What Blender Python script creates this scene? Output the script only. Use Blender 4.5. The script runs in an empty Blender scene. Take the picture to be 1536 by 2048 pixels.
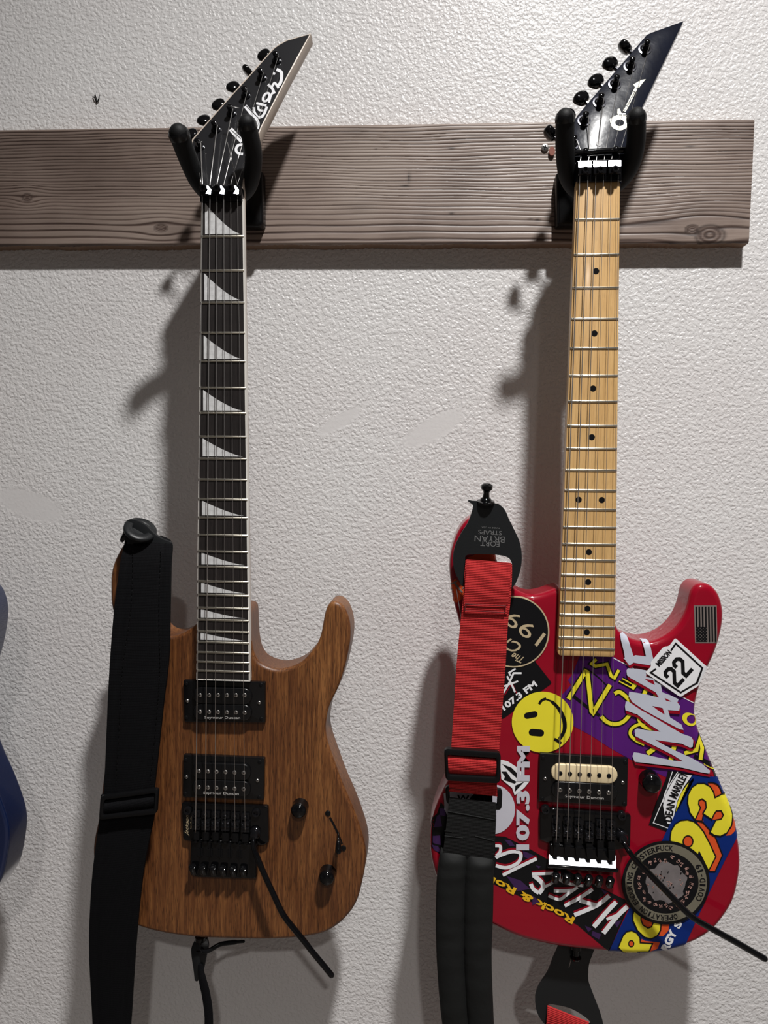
import bpy, bmesh, math, random
import numpy as np
from mathutils import Vector, Matrix
from mathutils.geometry import tessellate_polygon
from math import pi, sin, cos, tan, atan2, sqrt, radians, exp

random.seed(4)
SC = bpy.context.scene
COL = SC.collection

# ------------------------------------------------------------------ camera
F = 1538.0
CAM_D, YAW, PITCH, ROLL = 0.9370, 0.06723, 0.05713, 0.01579
ROT = Matrix.Rotation(YAW, 3, 'Z') @ Matrix.Rotation(pi / 2 - PITCH, 3, 'X') @ Matrix.Rotation(ROLL, 3, 'Z')
cam_data = bpy.data.cameras.new('camera')
cam_data.sensor_fit = 'HORIZONTAL'
cam_data.sensor_width = 36.0
cam_data.lens = 36.0 * F / 1536.0
cam_data.clip_start = 0.02
cam = bpy.data.objects.new('camera', cam_data)
cam.matrix_world = Matrix.Translation((0, -CAM_D, 0)) @ ROT.to_4x4()
COL.objects.link(cam)
SC.camera = cam

# ------------------------------------------------------------------ world, lights, exposure
world = bpy.data.worlds.new('world')
SC.world = world
world.use_nodes = True
world.node_tree.nodes['Background'].inputs[0].default_value = (0.5, 0.5, 0.52, 1)
world.node_tree.nodes['Background'].inputs[1].default_value = 0.05
SC.view_settings.view_transform = 'Standard'
SC.view_settings.look = 'None'
SC.view_settings.gamma = 1.0
SC.view_settings.use_curve_mapping = False
SC.view_settings.exposure = 0.0
CEIL_Z, FLOOR_Z = 1.625, -1.05
LAMPS = [((0.31, -1.03, 1.600), 0.055, 37.5, (1.0, 0.985, 0.965)),
         ((0.37, -2.90, 1.600), 0.055, 31.0, (1.0, 0.96, 0.92))]
for i, (loc, rad, power, colr) in enumerate(LAMPS):
    ld = bpy.data.lights.new('ceiling_lamp', 'AREA')
    ld.shape = 'DISK'
    ld.size = rad * 2
    ld.energy = power
    ld.color = colr
    ld.spread = math.radians(130)
    lo = bpy.data.objects.new('ceiling_lamp', ld)
    lo.location = loc
    COL.objects.link(lo)


# ------------------------------------------------------------------ geometry helpers
def W(u, v, h):
    """point of the plane y=-h seen at photograph position u,v"""
    d = ROT @ Vector(((u - 768) / F, -(v - 1024) / F, -1.0))
    t = (CAM_D - h) / d.y
    return Vector((d.x * t, -h, d.z * t))


def WT(u, v, z0, h0, tilt, off=0.0):
    """point on a plane that leans back towards the wall above height z0"""
    n = Vector((0, -cos(tilt), -sin(tilt) * -1.0))
    n = Vector((0, -cos(tilt), sin(tilt)))
    p0 = Vector((0, -h0, z0)) + n * off
    d = ROT @ Vector(((u - 768) / F, -(v - 1024) / F, -1.0))
    o = Vector((0, -CAM_D, 0))
    t = (p0 - o).dot(n) / d.dot(n)
    return o + d * t


def crom(pts, closed=False, step=None, n=6):
    """Catmull-Rom through points (tuples of any dimension)"""
    P = [np.array(p, float) for p in pts]
    out = []
    m = len(P)
    rng = range(m) if closed else range(m - 1)
    for i in rng:
        p0 = P[(i - 1) % m] if closed or i > 0 else P[0]
        p1 = P[i]
        p2 = P[(i + 1) % m]
        p3 = P[(i + 2) % m] if closed or i + 2 < m else P[-1]
        k = n if step is None else max(2, int(np.linalg.norm(p2 - p1) / step))
        for j in range(k):
            t = j / k
            out.append(0.5 * ((2 * p1) + (-p0 + p2) * t + (2 * p0 - 5 * p1 + 4 * p2 - p3) * t * t + (-p0 + 3 * p1 - 3 * p2 + p3) * t ** 3))
    if not closed:
        out.append(P[-1])
    return [tuple(map(float, o)) for o in out]


def link(name, verts, faces, mat, parent=None, smooth=False, origin=None, sharp=None, mats=None, fmat=None):
    me = bpy.data.meshes.new(name)
    org = Vector(origin) if origin is not None else Vector((0, 0, 0))
    base = Vector(parent.get('_w', (0, 0, 0))) if parent is not None else Vector((0, 0, 0))
    me.from_pydata([tuple(Vector(v) - org) for v in verts], [], faces)
    me.update()
    bm = bmesh.new(); bm.from_mesh(me)
    bmesh.ops.recalc_face_normals(bm, faces=bm.faces)
    bm.to_mesh(me); bm.free()
    if mats:
        for m_ in mats: me.materials.append(m_)
        if fmat:
            for f_, k in zip(me.polygons, fmat): f_.material_index = k
    else:
        me.materials.append(mat)
    if smooth:
        me.shade_smooth()
        if sharp is not None:
            me.set_sharp_from_angle(angle=radians(sharp))
    o = bpy.data.objects.new(name, me)
    COL.objects.link(o)
    if parent is not None:
        o.parent = parent
    o.location = org - base
    o['_w'] = tuple(org)
    return o


def tag(o, label=None, cat=None, group=None, kind=None):
    if label: o['label'] = label
    if cat: o['category'] = cat
    if group: o['group'] = group
    if kind: o['kind'] = kind
    return o


def thing(name, loc, label, cat, group=None):
    o = bpy.data.objects.new(name, None)
    o.location = loc
    o.empty_display_size = 0.02
    o['_w'] = tuple(loc)
    COL.objects.link(o)
    return tag(o, label, cat, group)


def copyobj(src, parent, world_loc):
    c = src.copy()
    COL.objects.link(c)
    c.parent = parent
    base = Vector(parent.get('_w', (0, 0, 0)))
    c.location = Vector(world_loc) - base
    c['_w'] = tuple(world_loc)
    return c


class MB:
    """collects shapes into one mesh"""
    def __init__(s): s.v, s.f, s.m = [], [], []

    def add(s, v, f, k=0):
        o = len(s.v)
        s.v += [tuple(x) for x in v]
        s.f += [tuple(i + o for i in q) for q in f]
        s.m += [k] * len(f)
        return s

    def build(s, name, mat, parent=None, **kw):
        if isinstance(mat, (list, tuple)):
            return link(name, s.v, s.f, None, parent, mats=mat, fmat=s.m, **kw)
        return link(name, s.v, s.f, mat, parent, **kw)


def prism_from(front, back):
    """front/back: rings of equal length"""
    n = len(front)
    v = list(front) + list(back)
    f = [tuple(range(n)), tuple(range(2 * n - 1, n - 1, -1))]
    for i in range(n):
        j = (i + 1) % n
        f.append((i, n + i, n + j, j))
    return v, f


def prism_px(pts, h1, h0, bev=0.0):
    """polygon in photograph coordinates traced on plane h1, extruded back to h0 (bev: chamfer in metres)"""
    fr = [W(u, v, h1) for u, v in pts]
    if bev <= 0:
        return prism_from(fr, [Vector((p.x, -h0, p.z)) for p in fr])
    return rounded_prism([(p.x, p.z) for p in fr], h1, h0, bev, 2)


def offset_ring(ring, d):
    """offset closed 2D ring inwards by d"""
    n = len(ring)
    area = sum(ring[i][0] * ring[(i + 1) % n][1] - ring[(i + 1) % n][0] * ring[i][1] for i in range(n))
    s = 1 if area > 0 else -1
    out = []
    for i in range(n):
        a, b, c = ring[i - 1], ring[i], ring[(i + 1) % n]
        e1 = Vector((b[0] - a[0], b[1] - a[1])); e2 = Vector((c[0] - b[0], c[1] - b[1]))
        if e1.length < 1e-9: e1 = e2
        if e2.length < 1e-9: e2 = e1
        e1.normalize(); e2.normalize()
        n1 = Vector((-e1.y, e1.x)) * s; n2 = Vector((-e2.y, e2.x)) * s
        m = n1 + n2
        if m.length < 1e-6: m = n1
        m.normalize()
        k = max(0.5, m.dot(n1))
        out.append((b[0] + m.x * d / k, b[1] + m.y * d / k))
    return out


def rounded_prism(ring, h1, h0, r, seg=3, rb=None):
    """closed ring (x,z); front face at y=-h1, back at y=-h0, rounded edges; caps tessellated"""
    if rb is None: rb = r * 0.6
    rings = []
    for k in range(seg + 1):
        a = k / seg * pi / 2
        rr = offset_ring(ring, r * (1 - sin(a)))
        hh = h1 - r * (1 - cos(a))
        rings.append([(x, -hh, z) for x, z in rr])
    for k in range(seg + 1):
        a = k / seg * pi / 2
        rr = offset_ring(ring, rb * (1 - cos(a)))
        hh = h0 + rb * (1 - sin(a))
        rings.append([(x, -hh, z) for x, z in rr])
    n = len(ring)
    v = [p for q in rings for p in q]
    f = []
    for i in range(len(rings) - 1):
        for j in range(n):
            k = (j + 1) % n
            f.append((i * n + j, i * n + k, (i + 1) * n + k, (i + 1) * n + j))
    for base in (0, (len(rings) - 1) * n):
        tri = tessellate_polygon([[Vector(v[base + j]) for j in range(n)]])
        f += [tuple(base + i for i in t) for t in tri]
    return v, f


def box(c, sx, sy, sz, rot=None):
    v = []
    for x in (-1, 1):
        for y in (-1, 1):
            for z in (-1, 1):
                q = Vector((x * sx / 2, y * sy / 2, z * sz / 2))
                if rot is not None: q = rot @ q
                v.append(Vector(c) + q)
    f = [(0, 1, 3, 2), (4, 6, 7, 5), (0, 4, 5, 1), (2, 3, 7, 6), (0, 2, 6, 4), (1, 5, 7, 3)]
    return v, f


def frame_from(axis):
    a = Vector(axis).normalized()
    t = Vector((0, 0, 1)) if abs(a.z) < 0.9 else Vector((1, 0, 0))
    x = a.cross(t).normalized()
    y = a.cross(x).normalized()
    return a, x, y


def lathe(c, axis, prof, n=20, sx=1.0, sy=1.0, rot=0.0):
    """prof: list of (radius, distance along axis)"""
    a, x, y = frame_from(axis)
    v = []
    for r, d in prof:
        for i in range(n):
            t = 2 * pi * i / n + rot
            v.append(Vector(c) + a * d + x * (r * cos(t) * sx) + y * (r * sin(t) * sy))
    f = []
    for k in range(len(prof) - 1):
        for i in range(n):
            j = (i + 1) % n
            f.append((k * n + i, k * n + j, (k + 1) * n + j, (k + 1) * n + i))
    f.append(tuple(range(n)))
    f.append(tuple(range((len(prof) - 1) * n, len(prof) * n))[::-1])
    return v, f


def tube(pts, rad, n=12, flat=1.0, up=None, round_end=True):
    """swept tube through 3D points; rad: number or list"""
    P = [Vector(p) for p in pts]
    m = len(P)
    R = [rad] * m if not isinstance(rad, (list, tuple)) else list(rad)
    if round_end:
        d0 = (P[0] - P[1]).normalized(); d1 = (P[-1] - P[-2]).normalized()
        q0 = [P[0] + d0 * R[0] * sin(a) for a in (1.45, 1.0, 0.5)]
        r0 = [R[0] * cos(a) for a in (1.45, 1.0, 0.5)]
        q1 = [P[-1] + d1 * R[-1] * sin(a) for a in (0.5, 1.0, 1.45)]
        r1 = [R[-1] * cos(a) for a in (0.5, 1.0, 1.45)]
        P = q0 + P + q1
        R = r0 + R + r1
        m = len(P)
    T = []
    for i in range(m):
        d = P[min(i + 1, m - 1)] - P[max(i - 1, 0)]
        T.append(d.normalized())
    a, x, y = frame_from(T[0])
    if up is not None:
        x = (Vector(up) - T[0] * Vector(up).dot(T[0])).normalized()
    v = []
    for i in range(m):
        x = (x - T[i] * x.dot(T[i])).normalized()
        y = T[i].cross(x)
        for k in range(n):
            t = 2 * pi * k / n
            v.append(P[i] + x * (R[i] * cos(t) * flat) + y * (R[i] * sin(t)))
    f = []
    for i in range(m - 1):
        for k in range(n):
            j = (k + 1) % n
            f.append((i * n + k, i * n + j, (i + 1) * n + j, (i + 1) * n + k))
    f.append(tuple(range(n))[::-1])
    f.append(tuple(range((m - 1) * n, m * n)))
    return v, f


def ribbon_obj(name, rows, th, mat, parent, nx=6, prof=None, sub=5):
    """rows: (uL,vL,uR,vR,h); a strip of thickness th with optional front profile; UV: x across 0..1, y length in metres"""
    rr = crom(rows, n=sub)
    v, f, uv = [], [], {}
    L = 0.0
    pm = None
    nr = len(rr)
    for i, (ul, vl, ur, vr, h) in enumerate(rr):
        a, b = W(ul, vl, h), W(ur, vr, h)
        m_ = (a + b) / 2
        if pm is not None: L += (m_ - pm).length
        pm = m_
        for k in range(nx + 1):
            t = k / nx
            p = a.lerp(b, t)
            add = prof(t, i / (nr - 1)) if prof else 0.0
            v.append((p.x, p.y - add, p.z))
            uv[len(v) - 1] = (t, L)
        for k in range(nx + 1):
            t = k / nx
            p = a.lerp(b, t)
            v.append((p.x, p.y + th, p.z))
            uv[len(v) - 1] = (t, L)
    s = 2 * (nx + 1)
    for i in range(nr - 1):
        for k in range(nx):
            f.append((i * s + k, i * s + k + 1, (i + 1) * s + k + 1, (i + 1) * s + k))
            o = nx + 1
            f.append((i * s + o + k, (i + 1) * s + o + k, (i + 1) * s + o + k + 1, i * s + o + k + 1))
        f.append((i * s, (i + 1) * s, (i + 1) * s + nx + 1, i * s + nx + 1))
        f.append((i * s + nx, i * s + s - 1, (i + 1) * s + s - 1, (i + 1) * s + nx))
    for i in (0, nr - 1):
        f.append(tuple(i * s + k for k in range(nx + 1)) + tuple(i * s + s - 1 - k for k in range(nx + 1)))
    org = W((rows[0][0] + rows[0][2]) / 2, rows[0][1], rows[0][4])
    o = link(name, v, f, mat, parent, smooth=True, origin=org, sharp=50)
    me = o.data
    lay = me.uv_layers.new(name='UVMap')
    for lp in me.loops:
        lay.data[lp.index].uv = uv[lp.vertex_index]
    return o


# ------------------------------------------------------------------ materials
def srgb(r, g, b):
    def c(x):
        x /= 255.0
        return x / 12.92 if x <= 0.04045 else ((x + 0.055) / 1.055) ** 2.4
    return (c(r), c(g), c(b), 1.0)


def pbr(name, col, rough=0.5, metal=0.0, coat=0.0, spec=0.5, noise=None, bump=None, coat_rough=0.05):
    m = bpy.data.materials.new(name)
    m.use_nodes = True
    nt = m.node_tree
    b = nt.nodes['Principled BSDF']
    b.inputs['Base Color'].default_value = col
    b.inputs['Roughness'].default_value = rough
    b.inputs['Metallic'].default_value = metal
    b.inputs['Specular IOR Level'].default_value = spec
    b.inputs['Coat Weight'].default_value = coat
    b.inputs['Coat Roughness'].default_value = coat_rough
    tc = nt.nodes.new('ShaderNodeTexCoord')
    nz = nt.nodes.new('ShaderNodeTexNoise')
    sc_, amt = noise if noise else (60.0, 0.06)
    nz.inputs['Scale'].default_value = sc_
    nz.inputs['Detail'].default_value = 4
    nt.links.new(tc.outputs['Object'], nz.inputs['Vector'])
    mx = nt.nodes.new('ShaderNodeMix')
    mx.data_type = 'RGBA'
    mx.inputs[6].default_value = tuple(max(0, c * (1 - amt)) for c in col[:3]) + (1,)
    mx.inputs[7].default_value = tuple(min(1, c * (1 + amt)) for c in col[:3]) + (1,)
    nt.links.new(nz.outputs['Fac'], mx.inputs[0])
    nt.links.new(mx.outputs[2], b.inputs['Base Color'])
    if bump:
        s2, st, dist = bump
        n2 = nt.nodes.new('ShaderNodeTexNoise')
        n2.inputs['Scale'].default_value = s2
        n2.inputs['Detail'].default_value = 3
        nt.links.new(tc.outputs['Object'], n2.inputs['Vector'])
        bp = nt.nodes.new('ShaderNodeBump')
        bp.inputs['Strength'].default_value = st
        bp.inputs['Distance'].default_value = dist
        nt.links.new(n2.outputs['Fac'], bp.inputs['Height'])
        nt.links.new(bp.outputs['Normal'], b.inputs['Normal'])
    return m


def N(nt, kind, **kw):
    n = nt.nodes.new('ShaderNode' + kind)
    for k, v in kw.items():
        if hasattr(n, k): setattr(n, k, v)
        else: n.inputs[k].default_value = v
    return n


def ramp(nt, stops, interp='LINEAR'):
    r = nt.nodes.new('ShaderNodeValToRGB')
    r.color_ramp.interpolation = interp
    while len(r.color_ramp.elements) < len(stops): r.color_ramp.elements.new(0.5)
    for e, (p, c) in zip(r.color_ramp.elements, stops):
        e.position = p
        e.color = c if len(c) == 4 else tuple(c) + (1,)
    return r


def wood(name, stops, scale_xz, fine=(900, 900, 45), rough=0.35, coat=0.0, bump=0.15, poredark=0.5, pore=(1500, 1500, 90)):
    """vertical-grain wood: big figure + fine streaks + pores"""
    m = bpy.data.materials.new(name); m.use_nodes = True
    nt = m.node_tree; b = nt.nodes['Principled BSDF']; L = nt.links.new
    tc = N(nt, 'TexCoord')
    mp = N(nt, 'Mapping'); mp.inputs['Scale'].default_value = scale_xz
    L(tc.outputs['Object'], mp.inputs['Vector'])
    n1 = N(nt, 'TexNoise', Scale=1.0, Detail=5.0, Distortion=0.6)
    L(mp.outputs[0], n1.inputs['Vector'])
    mp2 = N(nt, 'Mapping'); mp2.inputs['Scale'].default_value = fine
    L(tc.outputs['Object'], mp2.inputs['Vector'])
    n2 = N(nt, 'TexNoise', Scale=1.0, Detail=3.0, Distortion=0.3)
    L(mp2.outputs[0], n2.inputs['Vector'])
    ad = N(nt, 'Math', operation='MULTIPLY_ADD'); ad.inputs[1].default_value = 0.55
    sb = N(nt, 'Math', operation='MULTIPLY'); sb.inputs[1].default_value = 0.45
    L(n1.outputs['Fac'], sb.inputs[0])
    L(n2.outputs['Fac'], ad.inputs[0]); L(sb.outputs[0], ad.inputs[2])
    r = ramp(nt, stops)
    L(ad.outputs[0], r.inputs[0])
    mp3 = N(nt, 'Mapping'); mp3.inputs['Scale'].default_value = pore
    L(tc.outputs['Object'], mp3.inputs['Vector'])
    n3 = N(nt, 'TexNoise', Scale=1.0, Detail=1.0)
    L(mp3.outputs[0], n3.inputs['Vector'])
    pr = ramp(nt, [(0.33, (poredark,) * 3), (0.45, (1, 1, 1))])
    L(n3.outputs['Fac'], pr.inputs[0])
    mx = N(nt, 'Mix', data_type='RGBA', blend_type='MULTIPLY'); mx.inputs[0].default_value = 1
    L(r.outputs[0], mx.inputs[6]); L(pr.outputs[0], mx.inputs[7])
    L(mx.outputs[2], b.inputs['Base Color'])
    b.inputs['Roughness'].default_value = rough
    b.inputs['Coat Weight'].default_value = coat
    b.inputs['Coat Roughness'].default_value = 0.12
    bp = N(nt, 'Bump', Strength=bump, Distance=0.0004)
    L(n3.outputs['Fac'], bp.inputs['Height']); L(bp.outputs[0], b.inputs['Normal'])
    return m


def wall_material():
    m = bpy.data.materials.new('orange_peel_wall'); m.use_nodes = True
    nt = m.node_tree; b = nt.nodes['Principled BSDF']; L = nt.links.new
    tc = N(nt, 'TexCoord')
    n1 = N(nt, 'TexNoise', Scale=255.0, Detail=1.5, Roughness=0.45, Distortion=0.15)
    n2 = N(nt, 'TexNoise', Scale=560.0, Detail=1.0)
    v1 = N(nt, 'TexVoronoi', feature='SMOOTH_F1', Scale=290.0)
    v1.inputs['Smoothness'].default_value = 0.6
    n3 = N(nt, 'TexNoise', Scale=5.0, Detail=2.0)
    for n in (n1, n2, n3, v1): L(tc.outputs['Object'], n.inputs['Vector'])
    r1 = ramp(nt, [(0.43, (0, 0, 0)), (0.52, (0.65, 0.65, 0.65)), (0.68, (1, 1, 1))])
    L(n1.outputs['Fac'], r1.inputs[0])
    vm = N(nt, 'Math', operation='MULTIPLY_ADD'); vm.inputs[1].default_value = -0.75
    L(v1.outputs['Distance'], vm.inputs[0]); L(r1.outputs[0], vm.inputs[2])
    ma = N(nt, 'Math', operation='MULTIPLY_ADD'); ma.inputs[1].default_value = 0.30
    L(n2.outputs['Fac'], ma.inputs[0]); L(vm.outputs[0], ma.inputs[2])
    st = None
    for (u, v), rx, rz, ang in (((680, 842), .034, .009, .55), ((866, 858), .046, .015, .5), ((60, 1010), .05, .02, -.3)):
        c_ = W(u, v, 0)
        mp = N(nt, 'Mapping', vector_type='TEXTURE')
        mp.inputs['Location'].default_value = (c_.x, 0, c_.z - (CEIL_Z + FLOOR_Z) / 2)
        mp.inputs['Rotation'].default_value = (0, -ang, 0)
        mp.inputs['Scale'].default_value = (rx, 1, rz)
        L(tc.outputs['Object'], mp.inputs['Vector'])
        ln = N(nt, 'VectorMath', operation='LENGTH'); L(mp.outputs[0], ln.inputs[0])
        mr = N(nt, 'MapRange'); mr.inputs['From Min'].default_value = 0.75; mr.inputs['From Max'].default_value = 1.1
        L(ln.outputs['Value'], mr.inputs[0])
        if st is None: st = mr.outputs[0]
        else:
            mn = N(nt, 'Math', operation='MINIMUM'); L(st, mn.inputs[0]); L(mr.outputs[0], mn.inputs[1]); st = mn.outputs[0]
    ms = N(nt, 'Math', operation='MULTIPLY_ADD'); ms.inputs[1].default_value = 0.9; ms.inputs[2].default_value = 0.1
    L(st, ms.inputs[0])
    hm = N(nt, 'Math', operation='MULTIPLY'); L(ma.outputs[0], hm.inputs[0]); L(ms.outputs[0], hm.inputs[1])
    bp = N(nt, 'Bump', Strength=0.48, Distance=0.0010)
    L(hm.outputs[0], bp.inputs['Height']); L(bp.outputs['Normal'], b.inputs['Normal'])
    c = ramp(nt, [(0.3, (0.69, 0.665, 0.66)), (0.7, (0.72, 0.71, 0.705))])
    L(n3.outputs['Fac'], c.inputs[0]); L(c.outputs[0], b.inputs['Base Color'])
    b.inputs['Roughness'].default_value = 0.36
    b.inputs['Specular IOR Level'].default_value = 0.5
    return m


def webbing(name, c1, c2, pitch=0.0017, rough=0.75, strength=0.8):
    m = bpy.data.materials.new(name); m.use_nodes = True
    nt = m.node_tree; b = nt.nodes['Principled BSDF']; L = nt.links.new
    uv = N(nt, 'UVMap')
    sp = N(nt, 'SeparateXYZ'); L(uv.outputs[0], sp.inputs[0])
    def sine(sock, freq, shift=None):
        k = N(nt, 'Math', operation='MULTIPLY'); k.inputs[1].default_value = freq
        L(sock, k.inputs[0]); o = k.outputs[0]
        if shift is not None:
            a = N(nt, 'Math', operation='ADD'); L(o, a.inputs[0]); L(shift, a.inputs[1]); o = a.outputs[0]
        s = N(nt, 'Math', operation='SINE'); L(o, s.inputs[0]); return s.outputs[0]
    nz = N(nt, 'TexNoise', Scale=25.0, Detail=2.0); tc = N(nt, 'TexCoord'); L(tc.outputs['Object'], nz.inputs['Vector'])
    sh = N(nt, 'Math', operation='MULTIPLY'); sh.inputs[1].default_value = 3.0; L(nz.outputs['Fac'], sh.inputs[0])
    a = sine(sp.outputs[1], 2 * pi / pitch, sh.outputs[0])
    c = sine(sp.outputs[0], 2 * pi * 34)
    ad = N(nt, 'Math', operation='MULTIPLY_ADD'); ad.inputs[1].default_value = 0.35; L(c, ad.inputs[0]); L(a, ad.inputs[2])
    mr = N(nt, 'MapRange'); mr.inputs['From Min'].default_value = -1.35; mr.inputs['From Max'].default_value = 1.35; L(ad.outputs[0], mr.inputs[0])
    r = ramp(nt, [(0.1, c1), (0.6, c2)]); L(mr.outputs[0], r.inputs[0]); L(r.outputs[0], b.inputs['Base Color'])
    bp = N(nt, 'Bump', Strength=strength, Distance=0.0005); L(mr.outputs[0], bp.inputs['Height']); L(bp.outputs[0], b.inputs['Normal'])
    b.inputs['Roughness'].default_value = rough
    b.inputs['Specular IOR Level'].default_value = 0.08
    return m


def board_material():
    m = bpy.data.materials.new('weathered_board'); m.use_nodes = True
    nt = m.node_tree; b = nt.nodes['Principled BSDF']; L = nt.links.new
    at = N(nt, 'Attribute', attribute_name='ring')
    tc = N(nt, 'TexCoord')
    mp = N(nt, 'Mapping'); mp.inputs['Scale'].default_value = (14, 400, 420); L(tc.outputs['Object'], mp.inputs['Vector'])
    n1 = N(nt, 'TexNoise', Scale=1.0, Detail=6.0, Roughness=0.65, Distortion=0.4); L(mp.outputs[0], n1.inputs['Vector'])
    n2 = N(nt, 'TexNoise', Scale=7.0, Detail=4.0); L(tc.outputs['Object'], n2.inputs['Vector'])
    r = ramp(nt, [(0.0, (0.030, 0.018, 0.014)), (0.28, (0.105, 0.072, 0.060)), (0.6, (0.27, 0.215, 0.185)), (1.0, (0.40, 0.335, 0.29))])
    ad = N(nt, 'Math', operation='MULTIPLY_ADD'); ad.inputs[1].default_value = 0.5; L(n1.outputs['Fac'], ad.inputs[0])
    sb = N(nt, 'Math', operation='SUBTRACT'); sb.inputs[1].default_value = 0.25; L(ad.outputs[0], sb.inputs[0])
    L(at.outputs['Fac'], ad.inputs[2]); L(sb.outputs[0], r.inputs[0])
    t = ramp(nt, [(0.30, (0.50, 0.44, 0.42)), (0.50, (0.86, 0.81, 0.79)), (0.72, (1.05, 1.04, 1.02))]); L(n2.outputs['Fac'], t.inputs[0])
    mx = N(nt, 'Mix', data_type='RGBA', blend_type='MULTIPLY'); mx.inputs[0].default_value = 1
    L(r.outputs[0], mx.inputs[6]); L(t.outputs[0], mx.inputs[7])
    st = N(nt, 'Attribute', attribute_name='stain')
    m2 = N(nt, 'Mix', data_type='RGBA'); m2.inputs[7].default_value = (0.035, 0.022, 0.018, 1)
    L(st.outputs['Fac'], m2.inputs[0]); L(mx.outputs[2], m2.inputs[6])
    L(m2.outputs[2], b.inputs['Base Color'])
    bp = N(nt, 'Bump', Strength=0.35, Distance=0.0006); L(n1.outputs['Fac'], bp.inputs['Height']); L(bp.outputs[0], b.inputs['Normal'])
    b.inputs['Roughness'].default_value = 0.42
    b.inputs['Specular IOR Level'].default_value = 0.55
    return m


M = {}
M['wall'] = wall_material()
M['room'] = pbr('far_wall_paint', (0.30, 0.30, 0.31, 1), 0.8, bump=(120, 0.3, 0.002))
M['ceiling'] = pbr('ceiling_paint', (0.55, 0.55, 0.55, 1), 0.8, bump=(120, 0.3, 0.002))
M['floor'] = wood('floor_boards', [(0.3, (0.09, 0.075, 0.065, 1)), (0.7, (0.18, 0.155, 0.135, 1))], (2, 9, 9), (10, 90, 90))
M['board'] = board_material()
M['board_edge'] = pbr('board_edge', (0.22, 0.14, 0.09, 1), 0.8, noise=(30, 0.4), bump=(90, 0.4, 0.001))
M['gloss_black'] = pbr('gloss_black', (0.003, 0.003, 0.0035, 1), 0.09, coat=0.15, spec=0.3, noise=(40, 0.1))
M['satin_black'] = pbr('satin_black', (0.005, 0.005, 0.0055, 1), 0.34, spec=0.2)
M['plastic_black'] = pbr('plastic_black', (0.005, 0.005, 0.0055, 1), 0.22, spec=0.4, noise=(80, 0.15))
M['foam'] = pbr('foam_rubber', (0.0065, 0.0065, 0.007, 1), 0.6, spec=0.22, bump=(700, 0.25, 0.0004))
M['ring_dark'] = pbr('dark_ring_metal', (0.10, 0.10, 0.115, 1), 0.22, metal=1.0)
M['metal_black'] = pbr('black_nickel', (0.028, 0.028, 0.032, 1), 0.14, metal=0.8)
M['polished'] = pbr('polished_steel', (0.62, 0.64, 0.70, 1), 0.20, metal=1.0)
M['steel'] = pbr('steel', (0.60, 0.58, 0.55, 1), 0.28, metal=1.0)
M['nickel'] = pbr('nickel_silver', (0.72, 0.68, 0.58, 1), 0.30, metal=1.0)
M['string'] = pbr('string_steel', (0.66, 0.64, 0.62, 1), 0.34, metal=1.0)
M['screw'] = pbr('screw_steel', (0.62, 0.60, 0.58, 1), 0.3, metal=1.0, bump=(900, 0.4, 0.0004))
M['ebony'] = wood('ebony_board', [(0.3, (0.008, 0.006, 0.006, 1)), (0.75, (0.022, 0.017, 0.016, 1))], (60, 60, 6), rough=0.45, poredark=0.6)
M['binding'] = pbr('white_binding', (0.74, 0.71, 0.66, 1), 0.35)
M['pearl'] = pbr('pearl_inlay', (0.62, 0.62, 0.62, 1), 0.25, noise=(220, 0.4))
M['cream_neck'] = pbr('cream_neck_paint', (0.52, 0.44, 0.37, 1), 0.4)
M['maple'] = wood('maple_board', [(0.25, (0.42, 0.235, 0.085, 1)), (0.5, (0.56, 0.345, 0.14, 1)), (0.8, (0.66, 0.43, 0.19, 1))], (55, 55, 7), (500, 500, 26), rough=0.33, coat=0.25, poredark=0.86, bump=0.03)
M['mahogany'] = wood('walnut_stained_wood', [(0.28, (0.045, 0.014, 0.005, 1)), (0.46, (0.118, 0.040, 0.012, 1)), (0.57, (0.185, 0.070, 0.021, 1)), (0.76, (0.34, 0.145, 0.045, 1))], (13, 13, 2.6), (480, 480, 24), rough=0.42, coat=0.0, poredark=0.45, pore=(1500, 1500, 100))
M['red'] = pbr('red_gloss', (0.27, 0.003, 0.015, 1), 0.30, spec=0.1, coat=0.5, coat_rough=0.03, noise=(20, 0.05))
M['blue'] = pbr('blue_gloss', (0.004, 0.014, 0.065, 1), 0.25, coat=1.0, metal=0.3, noise=(20, 0.2))
M['head_black'] = pbr('black_headstock', (0.010, 0.010, 0.012, 1), 0.30, coat=0.3, noise=(30, 0.2))
M['head_gloss'] = pbr('worn_gloss_headstock', (0.006, 0.0075, 0.015, 1), 0.26, spec=0.14, coat=0.0, noise=(70, 0.4), bump=(60, 0.3, 0.0012))
M['cream_plastic'] = pbr('cream_plastic', (0.74, 0.60, 0.37, 1), 0.35)
M['red_web'] = webbing('red_webbing', (0.20, 0.008, 0.010, 1), (0.50, 0.035, 0.035, 1))
M['black_web'] = webbing('black_webbing', (0.006, 0.006, 0.006, 1), (0.016, 0.016, 0.016, 1), pitch=0.0014, strength=0.5)
M['black_cloth'] = webbing('black_strap_cloth', (0.0025, 0.0025, 0.003, 1), (0.006, 0.006, 0.007, 1), pitch=0.0012, strength=0.35)
M['pad'] = pbr('black_padding', (0.009, 0.0095, 0.0095, 1), 0.68, spec=0.22, bump=(60, 0.4, 0.002))
M['leather'] = pbr('black_leather', (0.010, 0.011, 0.012, 1), 0.40, spec=0.3, bump=(500, 0.3, 0.0003))
M['grey_print'] = pbr('grey_print', (0.13, 0.13, 0.13, 1), 0.5)
M['white'] = pbr('white_vinyl', (0.78, 0.78, 0.80, 1), 0.35, spec=0.18)
M['offwhite'] = pbr('offwhite_vinyl', (0.55, 0.54, 0.60, 1), 0.35, spec=0.18)
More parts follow.
